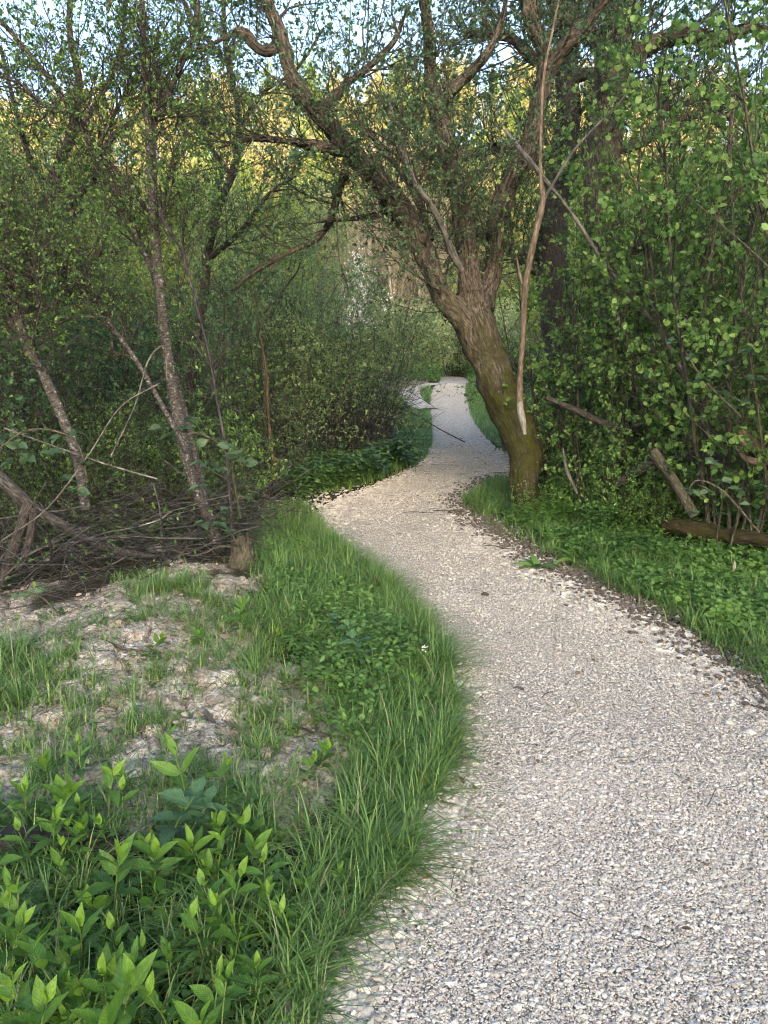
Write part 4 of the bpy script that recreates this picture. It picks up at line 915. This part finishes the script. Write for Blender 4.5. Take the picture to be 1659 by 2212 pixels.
brush('brushwood_pile', 'tangled pile of dead dark twigs under the blackthorns behind the clay patch', [(-300, 1335), (200, 1300), (340, 1245), (560, 1205), (575, 1120), (480, 1050), (-300, 1050)], 2600, .48, .9, .0042, M['bark_brush'], leafn=1300)
brush('brushwood_pile', 'heap of brown arching dead stems at the foot of the osier scrub', [(540, 1110), (640, 1040), (875, 1005), (870, 900), (560, 900)], 1300, .9, 1.5, .0055, M['bark_brush'], flat=.55, leafn=300)
brush('brushwood_pile', 'dark tangle of dead bramble stems under the hazels around the rotten branch', [(1300, 1080), (1500, 1130), (1900, 1150), (1900, 950), (1300, 930)], 900, .75, 1.0, .0045, M['bark_brush'], flat=.5, leafn=350)
brush('brushwood_pile', 'low heap of bare branches where the path disappears from view', [(820, 845), (860, 842), (880, 828), (760, 822)], 160, .7, 2.2, .012, M['bark_brush'], flat=.4)

brush('bramble_tangle', 'fine grey tangle of leafless bramble canes around the blackthorn trunks', [(-300, 1180), (100, 1150), (520, 1150), (540, 1060), (300, 1020), (-300, 1020)], 520, 1.5, 1.3, .0028, M['bark_grey'], K=8, wig=.10, flat=.9, leafn=260, lsz=.028)
brush('bramble_tangle', 'brown tangle of thin leafless shoots hanging in the osier scrub', [(540, 1060), (700, 1020), (860, 970), (850, 920), (560, 900)], 620, 1.7, 1.5, .0035, M['bark_brush'], K=8, wig=.09, flat=.9, leafn=700, lsz=.024, leafm=M['leaf_osier'])
brush('bramble_tangle', 'thin grey tangle of leafless shoots between the willow base and the hazels', [(1180, 1060), (1500, 1100), (1800, 1120), (1800, 980), (1200, 960)], 480, 1.4, 1.2, .0028, M['bark_twig'], K=8, wig=.11, flat=.9, leafn=900, lsz=.036, leafm=M['leaf_hazel'])
# long arching canes and stray stems at the left, each a cane of its own
CANES = [([(0, 1170, 2, 4.6), (100, 1100, 2.5, 4.6), (190, 985, 2.5, 4.6), (260, 880, 2.5, 4.6), (345, 828, 3.2, 4.6)], 'bare straight grey cane rising out of the fallen trunk towards the forked blackthorn', 'bark_grey'),
         ([(10, 925, 3, 4.7), (120, 965, 3, 4.7), (220, 1000, 3, 4.7), (340, 1035, 2.5, 4.7)], 'pale horizontal cane sagging across in front of the fallen trunk', 'bark_grey'),
         ([(85, 740, 2, 4.9), (130, 700, 2.5, 4.9), (175, 685, 2.5, 4.9), (230, 685, 2, 4.9)], 'short arched cane touching the pale speckled trunk', 'bark_twig'),
         ([(240, 985, 2.5, 5.0), (290, 880, 2.5, 5.0), (320, 780, 2.5, 5.0), (355, 748, 2, 5.0), (360, 815, 1.5, 5.0)], 'looping pale cane curling over in front of the forked blackthorn', 'bark_grey'),
         ([(350, 1180, 4, 5.1), (420, 1200, 4, 5.1), (480, 1180, 4, 5.1), (540, 1195, 5, 5.1), (570, 1220, 4, 5.0)], 'smooth grey root like cane curving round the jagged stump', 'bark_twig'),
         ([(535, 1150, 5, 5.2), (538, 1190, 5, 5.15), (548, 1235, 4, 5.1)], 'short dark upright cane next to the jagged stump', 'bark_dark'),
         ([(575, 1000, 3, 8.2), (570, 790, 3.5, 8.2), (560, 700, 3.5, 8.2), (600, 640, 4, 8.2), (640, 590, 3, 8.2), (650, 560, 2, 8.2)], 'crooked bare stem bending up through the osier scrub', 'bark_twig'),
         ([(598, 1055, 7, 7.4), (590, 990, 6, 7.4), (580, 900, 5, 7.4), (575, 800, 4, 7.4), (560, 720, 2.5, 7.4)], 'mossy brown upright stem at the near foot of the osier scrub', 'bark_log'),
         ([(330, 1040, 3, 4.8), (345, 1100, 3, 4.8), (350, 1160, 2, 4.8)], 'thin brown cane hanging beside the lichen crusted twig', 'bark_brush'),
         ([(0, 1255, 3, 4.5), (60, 1200, 4, 4.5), (130, 1165, 3, 4.6)], 'bent cane lying against the foot of the fallen trunk', 'bark_brush'),
         ([(290, 1140, 2, 4.9), (345, 1122, 2.4, 4.9), (370, 1105, 2, 4.9), (398, 1098, 1.5, 4.9)], 'twig crusted with pale lichen sticking out over the brushwood', 'wood_white'),
         ([(1545, 1150, 3, 5.8), (1530, 900, 3, 5.8), (1525, 800, 3.5, 5.8), (1520, 700, 3, 5.8), (1535, 560, 3, 5.8), (1560, 420, 2.5, 5.8), (1590, 200, 1.5, 5.8)], 'reddish brown cane climbing straight through the hazels', 'wood_dead')]
for rows, lab, mt in CANES:
    wood('bare_cane', lab, 'cane', [(a_, b_, c_ * .7, d_) for a_, b_, c_, d_ in rows], M[mt], 7, .0015)

# ------------------------------------------------------------------ shrubs (prototypes, then copies)
def shrub(name, cat, nst, h, spread, rst, n2, l2, n3, l3, nl, lsz, tpl, leafm, barkm, up=.10, wig=.09, lean=.35, r0=.25, clus=1, tmin=.25, base_clear=.2, droop=0, stemname='stems'):
    root = thing(name, (0, 0, 0), 'x', cat)
    a = R.random(nst) * 6.283; q = R.random(nst) ** .5 * r0
    st = np.stack([np.cos(a) * q, np.sin(a) * q, np.full(nst, -.03)], 1)
    a2 = a + R.normal(size=nst) * .5; l = lean * (.3 + R.random(nst))
    d = np.stack([np.cos(a2) * l, np.sin(a2) * l, np.ones(nst)], 1)
    H = h * (.55 + .5 * R.random(nst)); t1 = grow(st, d, H, 9, wig, up)
    if droop: t1[..., 2] -= droop * (np.linspace(0, 1, 9) ** 3)[None] * H[:, None]
    rr = rst * (.5 + .8 * R.random(nst))
    g = Geo(); v, f, r, b = tubes(t1, rr[:, None] * np.linspace(1, .25, 9)[None], 6 if rst > .012 else 4); g.add(v, f, 0, r, b); g.build('stem', barkm, root)
    g = Geo()
    s, d, i, t = spawn(t1, n2, base_clear, .7); t2 = grow(s, d, l2 * (.4 + .9 * R.random(n2)) * (1.2 - .5 * t), 6, wig * 1.4, up * .6)
    v, f, r, b = tubes(t2, (rr[i] * .38)[:, None] * np.linspace(1, .3, 6)[None], 3); g.add(v, f, 1, r, b)
    T = t2
    if n3:
        s, d, i3, t = spawn(t2, n3, .15, .75); t3 = grow(s, d, l3 * (.4 + .9 * R.random(n3)), 4, wig * 1.8, up * .3)
        v, f, r, b = tubes(t3, np.full((n3, 1), rst * .12 + .0006) * np.linspace(1, .5, 4)[None], 3); g.add(v, f, 1, r, b); T = t3
    leafy(g, T, nl, lsz, tpl, 0, .1, clus)
    g.build('foliage', [leafm, barkm], root)
    return root
used = set()
def place(proto, loc, s, label, group=None, rz=None, tilt=(0, 0)):
    rz = R.random() * 6.283 if rz is None else rz
    if proto.name not in used:
        used.add(proto.name); proto.location = [float(q) for q in loc]; proto.rotation_euler = (tilt[0], tilt[1], rz); proto.scale = s if isinstance(s, tuple) else (s, s, s)
        proto['label'] = label
        if group: proto['group'] = group
        return proto
    return dup(proto, loc, rz, s, label, group, tilt)
def at(px, d, dz=0.0):                        # a point on the ground in column px at distance d
    x = (px - VW / 2) / F * d * math.cos(PITCH) * 1.0
    return np.array([x, d, float(hgt(x, d)) + dz])

# hazels, right
HZ = [shrub('hazel_shrub', 'shrub', 11, 4.6, 1, .016, 150, 1.0, 640, .32, 2700, .045, RD, M['leaf_hazel'], M['bark_twig'], up=.10, lean=.30, r0=.3, clus=2, base_clear=.08) for _ in range(2)]
hz = [(1240, 7.6, .80, 'hazel shrub directly behind the willow base'), (1330, 6.7, .62, 'hazel shrub filling the space between the willow and the broken length of wood'), (1430, 7.6, 1.0, 'hazel shrub in front of the grey barked oak trunk'),
      (1540, 6.6, 1.0, 'hazel shrub standing just behind the mossy log'), (1640, 5.8, 1.0, 'hazel shrub nearest the path at the frame edge'), (1720, 7.2, 1.1, 'tall hazel shrub behind the torn mossy limb'),
      (1580, 8.6, 1.2, 'tall hazel shrub rising behind the grey barked oak'), (1790, 5.3, 1.05, 'hazel shrub overhanging from outside the frame edge'), (1480, 9.4, 1.1, 'hazel shrub deepest in the scrub beyond the oak')]
for i, (px, d, s, lab) in enumerate(hz): place(HZ[i % 2], at(px, d), s, lab, 'hazel shrubs in the thicket')
# dark thicket shrubs
DK_ = [shrub('thorn_shrub', 'shrub', 20, 2.8, 1, .010, 260, .8, 1300, .25, 2400, .036, OV, M[k_], M['bark_dark'], up=.05, wig=.16, lean=.5, r0=.5, clus=3, base_clear=.12) for k_ in ('leaf_dark', 'leaf_thorn')]
dk = [(90, 6.0, .42, 'low leafy thorn bush just behind the fallen trunk'), (250, 6.3, .46, 'low leafy thorn bush among the brushwood between two blackthorns'), (390, 6.6, .42, 'low leafy thorn bush behind the foot of the forked blackthorn'), (-20, 5.6, .4, 'low leafy thorn bush over the fallen trunk at the frame edge'), (530, 7.6, .5, 'low leafy thorn bush behind the jagged stump'),
      (60, 7.0, .95, 'dark thorn shrub behind the pale speckled trunk'), (230, 7.6, 1.0, 'dark thorn shrub behind the crossing lichen spotted stem'), (400, 8.2, .9, 'thorn shrub behind the forked blackthorn'),
      (-90, 6.2, 1.0, 'thorn shrub leaning in at the frame edge over the fallen trunk'), (120, 9.6, .95, 'thorn shrub deep behind the gnarled hawthorn'), (330, 10.5, .9, 'thorn shrub deep behind the forked blackthorn'),
      (520, 9.5, .85, 'low thorn shrub beside the purple stem'), (-180, 8.5, 1.1, 'tall thorn shrub outside the frame edge behind the fallen trunk'), (1190, 9.4, .58, 'round dark thorn shrub just beyond the willow base'),
      (1220, 10.5, .8, 'dark thorn shrub at the foot of the twisted oak'), (1400, 12.5, .8, 'dark thorn shrub behind the grey barked oak'), (1620, 11.5, 1.0, 'tall dark thorn shrub behind the hazels'),
      (480, 12.5, .8, 'thorn shrub deep behind the osier scrub'), (1760, 9, 1.3, 'dark thorn shrub outside the frame edge behind the hazels')]
for i, (px, d, s, lab) in enumerate(dk): place(DK_[i % 2], at(px, d), s, lab, 'thorn shrubs in the thicket')
# osier / sallow scrub of the middle left
OS = [shrub('osier_shrub', 'shrub', 34, 3.3, 1, .0055, 330, .9, 1000, .28, 7000, .029, OV, M['leaf_osier'], M['bark_twig'], up=.05, wig=.10, lean=.42, r0=.55, clus=2, base_clear=.15) for _ in range(2)]
osr = [(640, 9.0, .85, 'osier shrub with tiny leaves nearest the verge stems'), (740, 10.2, .95, 'osier shrub with tiny leaves in the middle of the scrub'), (775, 11.6, .8, 'osier shrub at the scrub corner where the path narrows'), (560, 10.6, 1.1, 'osier shrub behind the thin purple stem'),
       (680, 13.0, 1.1, 'tall osier shrub at the back of the scrub'), (590, 15, 1.1, 'tall osier shrub behind the crooked bare stem')]
for i, (px, d, s, lab) in enumerate(osr): place(OS[i % 2], at(px, d), s, lab, 'osier shrubs left of the path')
# pale sallow bushes at the end of the path
SL = shrub('sallow_bush', 'shrub', 60, 4.0, 1, .014, 420, 1.1, 0, 0, 5200, .10, OV, M['leaf_pale'], M['bark_twig'], up=.08, wig=.08, lean=.5, r0=.9, clus=2, base_clear=.12)
for px, d, s, lab in ((905, 40, 1.05, 'pale green sallow bush closing the view at the end of the path'), (985, 42, 1.0, 'pale grey green sallow bush beside the leaning willow outline at path end'), (830, 44, 1.1, 'pale sallow bush beyond the heap of bare branches'),
                      (1080, 38, 1.0, 'pale sallow bush seen just past the willow trunk'), (1150, 34, 1.0, 'pale sallow bush showing between willow and twisted oak'), (1260, 30, 1.0, 'pale sallow bush behind the twisted oak')):
    place(SL, at(px, d), s, lab, 'pale sallow bushes beyond the path')
# bright spring trees, middle distance
def tree_proto(name, h, rt, n1, n2, nl, lsz, leafm, barkm, tpl=OV, crown0=.25, clus=3, lean=.75, flower=None, l1=.45):
    root = thing(name, (0, 0, 0), 'x', 'tree')
    c = np.stack([.25 * np.cumsum(R.normal(size=12)) * h / 40, .25 * np.cumsum(R.normal(size=12)) * h / 40, np.linspace(-.2, h * .9, 12)], 1)
    c[:, :2] -= c[0, :2]
    rad = rt * np.linspace(1, .12, 12)
    cc = curve(np.hstack([c, rad[:, None]]), .25)
    g = Geo(); v, f, r, b = tubes(cc[None, :, :3], cc[None, :, 3], 9); g.add(v, f, 0, r, b)
    s, d, i, t = spawn(c[None], n1, crown0, lean); t1 = grow(s, d, h * l1 * (.35 + .8 * R.random(n1)) * (1.15 - .75 * t), 7, .15, .10)
    r1 = rt * .35 * (1.1 - t); v, f, r, b = tubes(t1, r1[:, None] * np.linspace(1, .2, 7)[None], 4); g.add(v, f, 0, r, b)
    g.build('trunk', barkm, root)
    g = Geo(); s, d, i, t = spawn(t1, n2, .15, .7); t2 = grow(s, d, h * .11 * (.4 + R.random(n2)), 4, .2, .04)
    v, f, r, b = tubes(t2, np.full((n2, 1), rt * .05) * np.linspace(1, .4, 4)[None], 3); g.add(v, f, 1, r, b)
    leafy(g, t2, nl, lsz, tpl, 0, .1, clus)
    g.build('crown', [leafm, barkm], root); return root
BT = [tree_proto('spring_tree', 8, .11, 60, 900, 4200, .085, M['leaf_bright'], M['bark_twig']), tree_proto('spring_tree', 8, .11, 60, 900, 4200, .08, M['leaf_osier'], M['bark_twig'])]
mid = [(640, 27, .85), (700, 33, .95), (560, 24, .8), (470, 28, .9), (380, 24, .85), (270, 27, .95), (180, 23, .9), (80, 26, 1.0), (-20, 23, 1.0), (520, 36, 1.1), (400, 38, 1.15), (300, 36, 1.1),
       (1180, 26, .75), (1280, 24, .8), (1400, 26, .85), (1500, 22, .85), (1600, 25, .95), (1700, 22, 1.0), (1240, 40, 1.0), (1100, 46, .95), (1380, 38, 1.1), (1560, 36, 1.1), (150, 38, 1.2), (620, 46, 1.1), (20, 40, 1.2)]
for i, (px, d, s) in enumerate(mid): place(BT[i % 2], at(px, d), s, 'fresh green spring tree standing in the valley between scrub and sunlit hill', 'fresh green trees in the valley')
# pale bare poplars over the path end
PP = tree_proto('bare_poplar', 13, .15, 80, 900, 500, .08, M['leaf_gold'], M['bark_pale'], crown0=.3, clus=1, lean=.45, l1=.28)
for i, px in enumerate((735, 765, 790, 805, 822, 845, 868, 885, 905, 925, 700, 950)):
    place(PP, at(px, 50 + 3 * math.sin(i * 2.3)), .92 + .12 * math.sin(i * 4.1), 'slim pale bare trunk in the grove above the end of the path', 'pale bare trees above the path end')
BL = tree_proto('blossom_tree', 6.2, .10, 50, 900, 5200, .075, M['blossom'], M['bark_twig'], clus=2)
place(BL, at(775, 38), .9, 'small tree covered in white blossom behind the osier scrub')
# golden hillside trees
FT = [tree_proto('hillside_tree', 11, .16, 46, 520, 3200, .21, M['leaf_gold'], M['bark_pale'], tpl=DM, clus=3, crown0=.2), tree_proto('hillside_tree', 12, .14, 46, 520, 2400, .19, M['leaf_gold'], M['bark_pale'], tpl=DM, clus=3, crown0=.2),
      tree_proto('hillside_tree', 11, .15, 46, 520, 3200, .2, M['leaf_bright'], M['bark_twig'], tpl=DM, clus=3, crown0=.15)]
k = 0
for row, d in enumerate((62, 70, 79, 89, 100, 111, 122, 134)):
    n = 33
    for i in range(n):
        px = -250 + (i + R.random() * .9) * (2250 / n); dd = d + R.normal() * 2.5
        place(FT[(0, 1, 0, 2, 1)[int(R.integers(0, 5))]] if d > 72 else FT[2 if R.random() < .6 else 1], at(px, dd), .8 + .35 * R.random(), 'golden leaved tree catching low sun on the wooded hillside', 'trees on the sunlit hillside'); k += 1
# bare ridge behind the camera: a sun blocker added to the ground sheet

# ------------------------------------------------------------------ leafy plants in front
def opp_plant(h, pairs, L, wid, mat, serr=0.0, top_up=True, droop=.25, n=6, name='leafy_plant', cat='plant'):
    root = thing(name, (0, 0, 0), 'x', cat)
    c = curve([(0, 0, -.02, .0028), (R.normal() * .008, R.normal() * .008, h * .5, .0026), (R.normal() * .03, R.normal() * .03, h, .0018)], .02)
    g = Geo(); v, f, r, b = tubes(c[None, :, :3], c[None, :, 3], 6); g.add(v, f, 0, r, b); g.build('stem', M['stem_green'], root)
    g = Geo(); a0 = R.random() * 3.14
    for k in range(pairs):
        u = (k + 1) / pairs; zc = h * (.22 + .78 * u); p = np.array([np.interp(zc, c[:, 2], c[:, 0]), np.interp(zc, c[:, 2], c[:, 1]), zc])
        size = L * (.62 + .55 * math.sin(math.pi * min(1, u * .8))) * (.8 if u > .93 else 1)
        elev = .25 + (.95 if top_up else .3) * u ** 2.2
        for s_ in (0, 1):
            a = a0 + k * 1.571 + s_ * math.pi + R.normal() * .2; e = elev + R.normal() * .12
            d = np.array([[math.cos(a) * math.cos(e), math.sin(a) * math.cos(e), math.sin(e)]])
            TT = big_leaf(wid * (.85 + .3 * R.random()), n, serr, droop * (1.5 * R.random() + .4 - u * .5)); v, f, r = leaves(p[None] + d * .006, d, np.array([size * (.75 + .45 * R.random())]), TT, 1.6, .3)
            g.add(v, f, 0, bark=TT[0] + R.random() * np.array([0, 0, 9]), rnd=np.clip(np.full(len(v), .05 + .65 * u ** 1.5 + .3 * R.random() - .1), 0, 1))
    g.build('leaves', mat, root); return root
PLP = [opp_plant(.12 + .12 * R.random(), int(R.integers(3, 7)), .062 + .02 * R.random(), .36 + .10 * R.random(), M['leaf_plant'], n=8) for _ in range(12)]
NTL = [opp_plant(.26, 7, .075, .62, M['leaf_nettle'], serr=.14, top_up=False, n=12, name='nettle') for _ in range(2)]
# (px, py) of the topmost leaves as the photo shows them, height scale
tops = [(45, 1700, 1.1), (115, 1690, 1.25), (180, 1712, 1.0), (232, 1672, 1.15), (268, 1708, .9), (392, 1640, 1.3), (452, 1640, 1.2), (175, 1605, 1.0), (95, 1628, .9), (100, 1765, 1.1), (165, 1800, .9), (5, 1800, 1.1),
        (490, 1752, 1.1), (548, 1735, 1.1), (478, 1842, 1.15), (568, 1860, 1.0), (500, 1915, 1.0), (492, 1945, .95), (440, 2002, 1.0), (575, 1945, .9), (622, 1935, .9), (735, 1890, .55), (15, 1940, 1.2), (60, 2010, 1.1), (165, 1985, 1.15),
        (195, 2040, 1.0), (130, 2100, 1.1), (185, 2110, 1.0), (252, 2085, 1.1), (305, 2105, .95), (375, 2145, 1.05), (460, 2130, 1.1), (418, 2180, 1.1), (60, 2170, 1.3), (300, 2160, 1.2), (240, 2150, 1.5), (660, 1640, .75), (693, 1600, .8),
        (765, 1560, .75), (700, 1470, .7), (805, 1420, .8), (845, 1432, .7), (910, 1470, .75), (905, 1415, .7), (430, 1345, .9), (520, 1310, 1.1), (600, 1360, .8), (325, 1375, .8), (272, 1635, .9), (655, 1900, .7), (350, 1610, .8), (20, 2100, 1.2), (110, 1850, .9), (330, 1900, .9), (400, 1770, 1.0)]
for _ in range(46):
    tops.append((R.uniform(-20, 560), R.uniform(1700, 2210), R.uniform(.5, .95)))
for _ in range(18):
    tops.append((R.uniform(-20, 440) if _ % 3 else R.uniform(420, 600), R.uniform(1760, 2210), R.uniform(.85, 1.25)))
desc = ['tall', 'short', 'bushy', 'upright', 'leaning', 'spreading', 'bright topped', 'broad leaved', 'slim', 'large leaved']
for i, (px, py, s) in enumerate(tops):
    p = G(px, py, .17 * s); z = float(hgt(p[0], p[1]))
    if py < 1500: w_ = 'in the long grass at the far side of the clay'; gname = 'pointed leaved plants in the grass beside the clay'
    elif px > 600: w_ = 'in the thick grass along the gravel edge'; gname = 'pointed leaved plants in the thick grass by the gravel'
    elif py < 1700: w_ = 'at the near margin of the cracked clay'; gname = 'pointed leaved plants on the near margin of the clay'
    else: w_ = 'in the grass in front of the dark wet log'; gname = 'pointed leaved plants in front of the wet log'
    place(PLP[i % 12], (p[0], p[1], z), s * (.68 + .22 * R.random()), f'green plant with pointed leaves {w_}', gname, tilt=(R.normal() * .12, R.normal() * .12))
for px, py, s, lab in ((372, 1730, 1.0, 'dark blue green nettle with toothed leaves behind the bright plants in front of the clay'), (410, 1745, .85, 'smaller dark nettle touching the larger one near the wet log'), (765, 1360, .8, 'dark toothed nettle at the grass edge nearest the path bend'),
                       (790, 1385, .9, 'drooping dark nettle in the long grass just below the path bend'), (730, 1340, .7, 'young nettle in the long grass uphill of the drooping one')):
    p = G(px, py, .24 * s); place(NTL[0 if s > .8 else 1], (p[0], p[1], float(hgt(p[0], p[1]))), s, lab, None)
# verge nettles, left of the narrow part
for i in range(46):
    px, py = R.uniform(630, 900), 0; py = 1075 - (px - 630) * .21 + R.uniform(-22, 12); p = G(px, py)
    place(NTL[i % 2], p, .9 + .6 * R.random(), 'dark nettle in the bank of nettles between osier scrub and gravel', 'nettles in the bank by the osier scrub', tilt=(R.normal() * .1, R.normal() * .1))
# dock and broad rosettes
def rosette(name, nl, L, wid, mat, elev, cat='plant'):
    root = thing(name, (0, 0, 0), 'x', cat)
    for k in range(nl):
        a = k * 2.4 + R.normal() * .2; e = elev * (.5 + .7 * R.random()); d = np.array([[math.cos(a) * math.cos(e), math.sin(a) * math.cos(e), math.sin(e)]])
        v, f, r = leaves(np.zeros((1, 3)) + (0, 0, .01), d, np.array([L * (.7 + .5 * R.random())]), big_leaf(wid, 8, .02, .45), 1.5, .1)
        g = Geo(); g.add(v, f, 0, np.full(len(v), R.random())); g.build('leaf', mat, root)
    return root
DOCK = rosette('dock_plant', 7, .20, .30, M['leaf_cover'], .8)
for px, py, s, lab in ((1535, 1362, .55, 'dock plant with one long flat leaf over the stones at the verge'), (1160, 1232, .9, 'broad leaved dock in the verge grass close to the willow'), (1245, 1218, 1.1, 'large dock between the willow and the mossy log'), (1395, 1225, .9, 'dock with upright leaves below the mossy log'),
                       (1490, 1255, .8, 'small dock near the snapped stub'), (960, 1660, .4, 'tiny dock hidden in fringe grass by the gravel'), (800, 1330, .7, 'dock in the long grass at the path bend'), (1090, 1075, .8, 'light green dock in grass at the willow base'), (905, 965, .9, 'dock on the far verge where the path narrows'), (640, 1190, .9, 'dock in the grass strip near the stump'), (1600, 1300, .7, 'dock in the herbs beside the verge stones')):
    place(DOCK, G(px, py), s, lab)

# brambles with big three part leaves
def bramble(label, rows, spots, L=.075):
    c = limb_curve(rows, .03); base = c[0, :3]; root = thing('bramble', base, label, 'bramble')
    g = Geo(); v, f, r, b = tubes(c[None, :, :3], c[None, :, 3], 6); g.add(v, f, 0, r, b); g.build('cane', M['bark_twig'], root, off=base)
    g = Geo(); T = big_leaf(.72, 10, .06, .22)
    for px, py, d, s in spots:
        p = P(px, py, d); a0 = R.random() * 6.283; 
        for q in (-1.25, 0, 1.25, 3.1)[: int(R.integers(3, 5))]:
            a = a0 + q; dd = np.array([[math.cos(a), math.sin(a) * .7 - .25, .1 + .25 * R.normal()]])
            v, f, r = leaves(p[None], dd, np.array([L * s * (1.15 if q == 0 else .9)]), T, 1.2, .5); g.add(v, f, 0, r, T[0] + R.random() * np.array([0, 0, 9]))
    g.build('leaves', M['leaf_bramble'], root, off=base); return root
bramble('bramble with big toothed leaves in front of the forked blackthorn', [(520, 1120, 3, 4.9), (505, 1040, 3, 4.8), (495, 980, 3, 4.7), (440, 940, 2.5, 4.6), (380, 930, 2, 4.6)],
        [(495, 965, 4.6, 1.2), (515, 985, 4.6, 1.1), (530, 1000, 4.6, 1), (440, 1000, 4.6, 1.1), (425, 960, 4.6, .9), (400, 925, 4.6, 1.2), (370, 940, 4.6, .9), (350, 925, 4.6, 1), (475, 1010, 4.6, .9), (410, 905, 4.6, .8), (455, 1005, 4.6, .9)])
bramble('low bramble with toothed leaves beside the jagged stump', [(520, 1190, 2.5, 4.9), (490, 1140, 2.5, 4.8), (440, 1130, 2, 4.7)], [(480, 1105, 4.7, 1.1), (470, 1130, 4.7, 1.1), (440, 1130, 4.7, 1), (430, 1050, 4.7, .9), (490, 1150, 4.7, .8)])
bramble('bramble trailing above the fallen trunk at the frame edge', [(-40, 1000, 2.5, 4.6), (60, 930, 2.5, 4.6), (160, 950, 2.5, 4.6), (190, 1040, 2, 4.6)],
        [(10, 940, 4.6, 1.1), (40, 960, 4.6, 1), (130, 945, 4.6, 1), (165, 935, 4.6, .9), (60, 990, 4.6, 1), (110, 980, 4.6, 1.1), (165, 1060, 4.6, 1), (150, 1040, 4.6, 1), (20, 1000, 4.6, .9), (185, 1000, 4.6, .8)])
bramble('small bramble shoot over the soil at the back corner of the clay patch', [(130, 1330, 2, 3.9), (90, 1290, 2, 3.9), (40, 1275, 1.5, 3.9)], [(95, 1275, 3.9, .8), (70, 1285, 3.9, .8), (40, 1285, 3.9, .7), (25, 1290, 3.9, .6)])
bramble('bramble with blue green leaves in front of the torn mossy limb', [(1640, 1150, 2.5, 4.9), (1560, 1060, 2.5, 4.9), (1500, 1040, 2, 4.9), (1480, 1100, 2, 4.9)],
        [(1600, 1060, 4.9, 1), (1620, 1090, 4.9, 1), (1560, 1040, 4.9, .9), (1530, 1060, 4.9, 1), (1490, 1060, 4.9, .9), (1500, 1110, 4.9, .9), (1560, 1110, 4.9, .9), (1645, 1050, 4.9, 1), (1480, 1020, 4.9, .9), (1630, 1130, 4.9, .9), (1540, 1000, 4.9, .8)])
bramble('bramble hanging through the hazels with dark clustered leaves', [(1600, 900, 2.5, 5.0), (1520, 820, 2.5, 5.0), (1480, 760, 2, 5.0)],
        [(1600, 870, 5, 1), (1560, 850, 5, 1), (1520, 820, 5, .9), (1630, 820, 5, 1), (1490, 770, 5, .9), (1570, 780, 5, .9), (1620, 760, 5, 1), (1450, 740, 5, .8)])
# leafy suckers around the willow base
SU = shrub('willow_sucker', 'shrub', 14, .9, 1, .0035, 70, .3, 0, 0, 420, .028, OV, M['leaf_hazel'], M['bark_twig'], lean=.55, r0=.14, clus=3, base_clear=.15)
for px, py, s, lab in ((1215, 1095, 1.0, 'leafy shoots crowding the near side of the willow base'), (1250, 1060, 1.15, 'leafy shoots around the grey splintered stick'), (1190, 1010, 1.2, 'leafy shoots growing up behind the willow base'), (1340, 1120, .9, 'low leafy shoots between willow and mossy log'), (1390, 1140, .8, 'low leafy shoots touching the end of the mossy log'), (1290, 1130, .7, 'small leafy shoots in the verge beside the path')):
    place(SU, G(px, py), s, lab)
for i in range(16):
    place(SU, G(R.uniform(1290, 1690), R.uniform(1085, 1165)), R.uniform(.7, 1.15), 'low leafy shoot clump among the herbs under the hazels', 'low leafy shoot clumps under the hazels')
for i in range(12):
    place(SU, G(R.uniform(-20, 560), R.uniform(1080, 1180)), R.uniform(.8, 1.4), 'leafy shoot clump growing up through the brushwood pile', 'leafy shoot clumps in the brushwood')
for px, py in ((1118, 1118), (1165, 1122), (1185, 1105)): place(SU, G(px, py), .38, 'tiny leafy shoots right at the foot of the willow trunk', 'tiny shoots at the willow foot')
# white flower head by the gravel
p = G(918, 1400, .17); root = thing('white_flower', (p[0], p[1], float(hgt(p[0], p[1]))), 'single small white flower head above the fringe grass at the gravel edge', 'flower')
g = Geo(); v, f, r, b = tubes(np.array([[(0, 0, 0), (.004, 0, .09), (0, 0, .165)]]), np.full((1, 3), .0016), 5); g.add(v, f, 0, r, b); g.build('stem', M['stem_green'], root)
g = Geo(); n = 26; q = norm(R.normal(size=(n, 3))) * .011; v, f, r = leaves(q + (0, 0, .168), q + (0, 0, .004), np.full(n, .008), RD); g.add(v, f, 0, r); g.build('flower_head', M['blossom'], root)
print('objects', len(bpy.data.objects), 'verts', sum(len(m.vertices) for m in bpy.data.meshes))
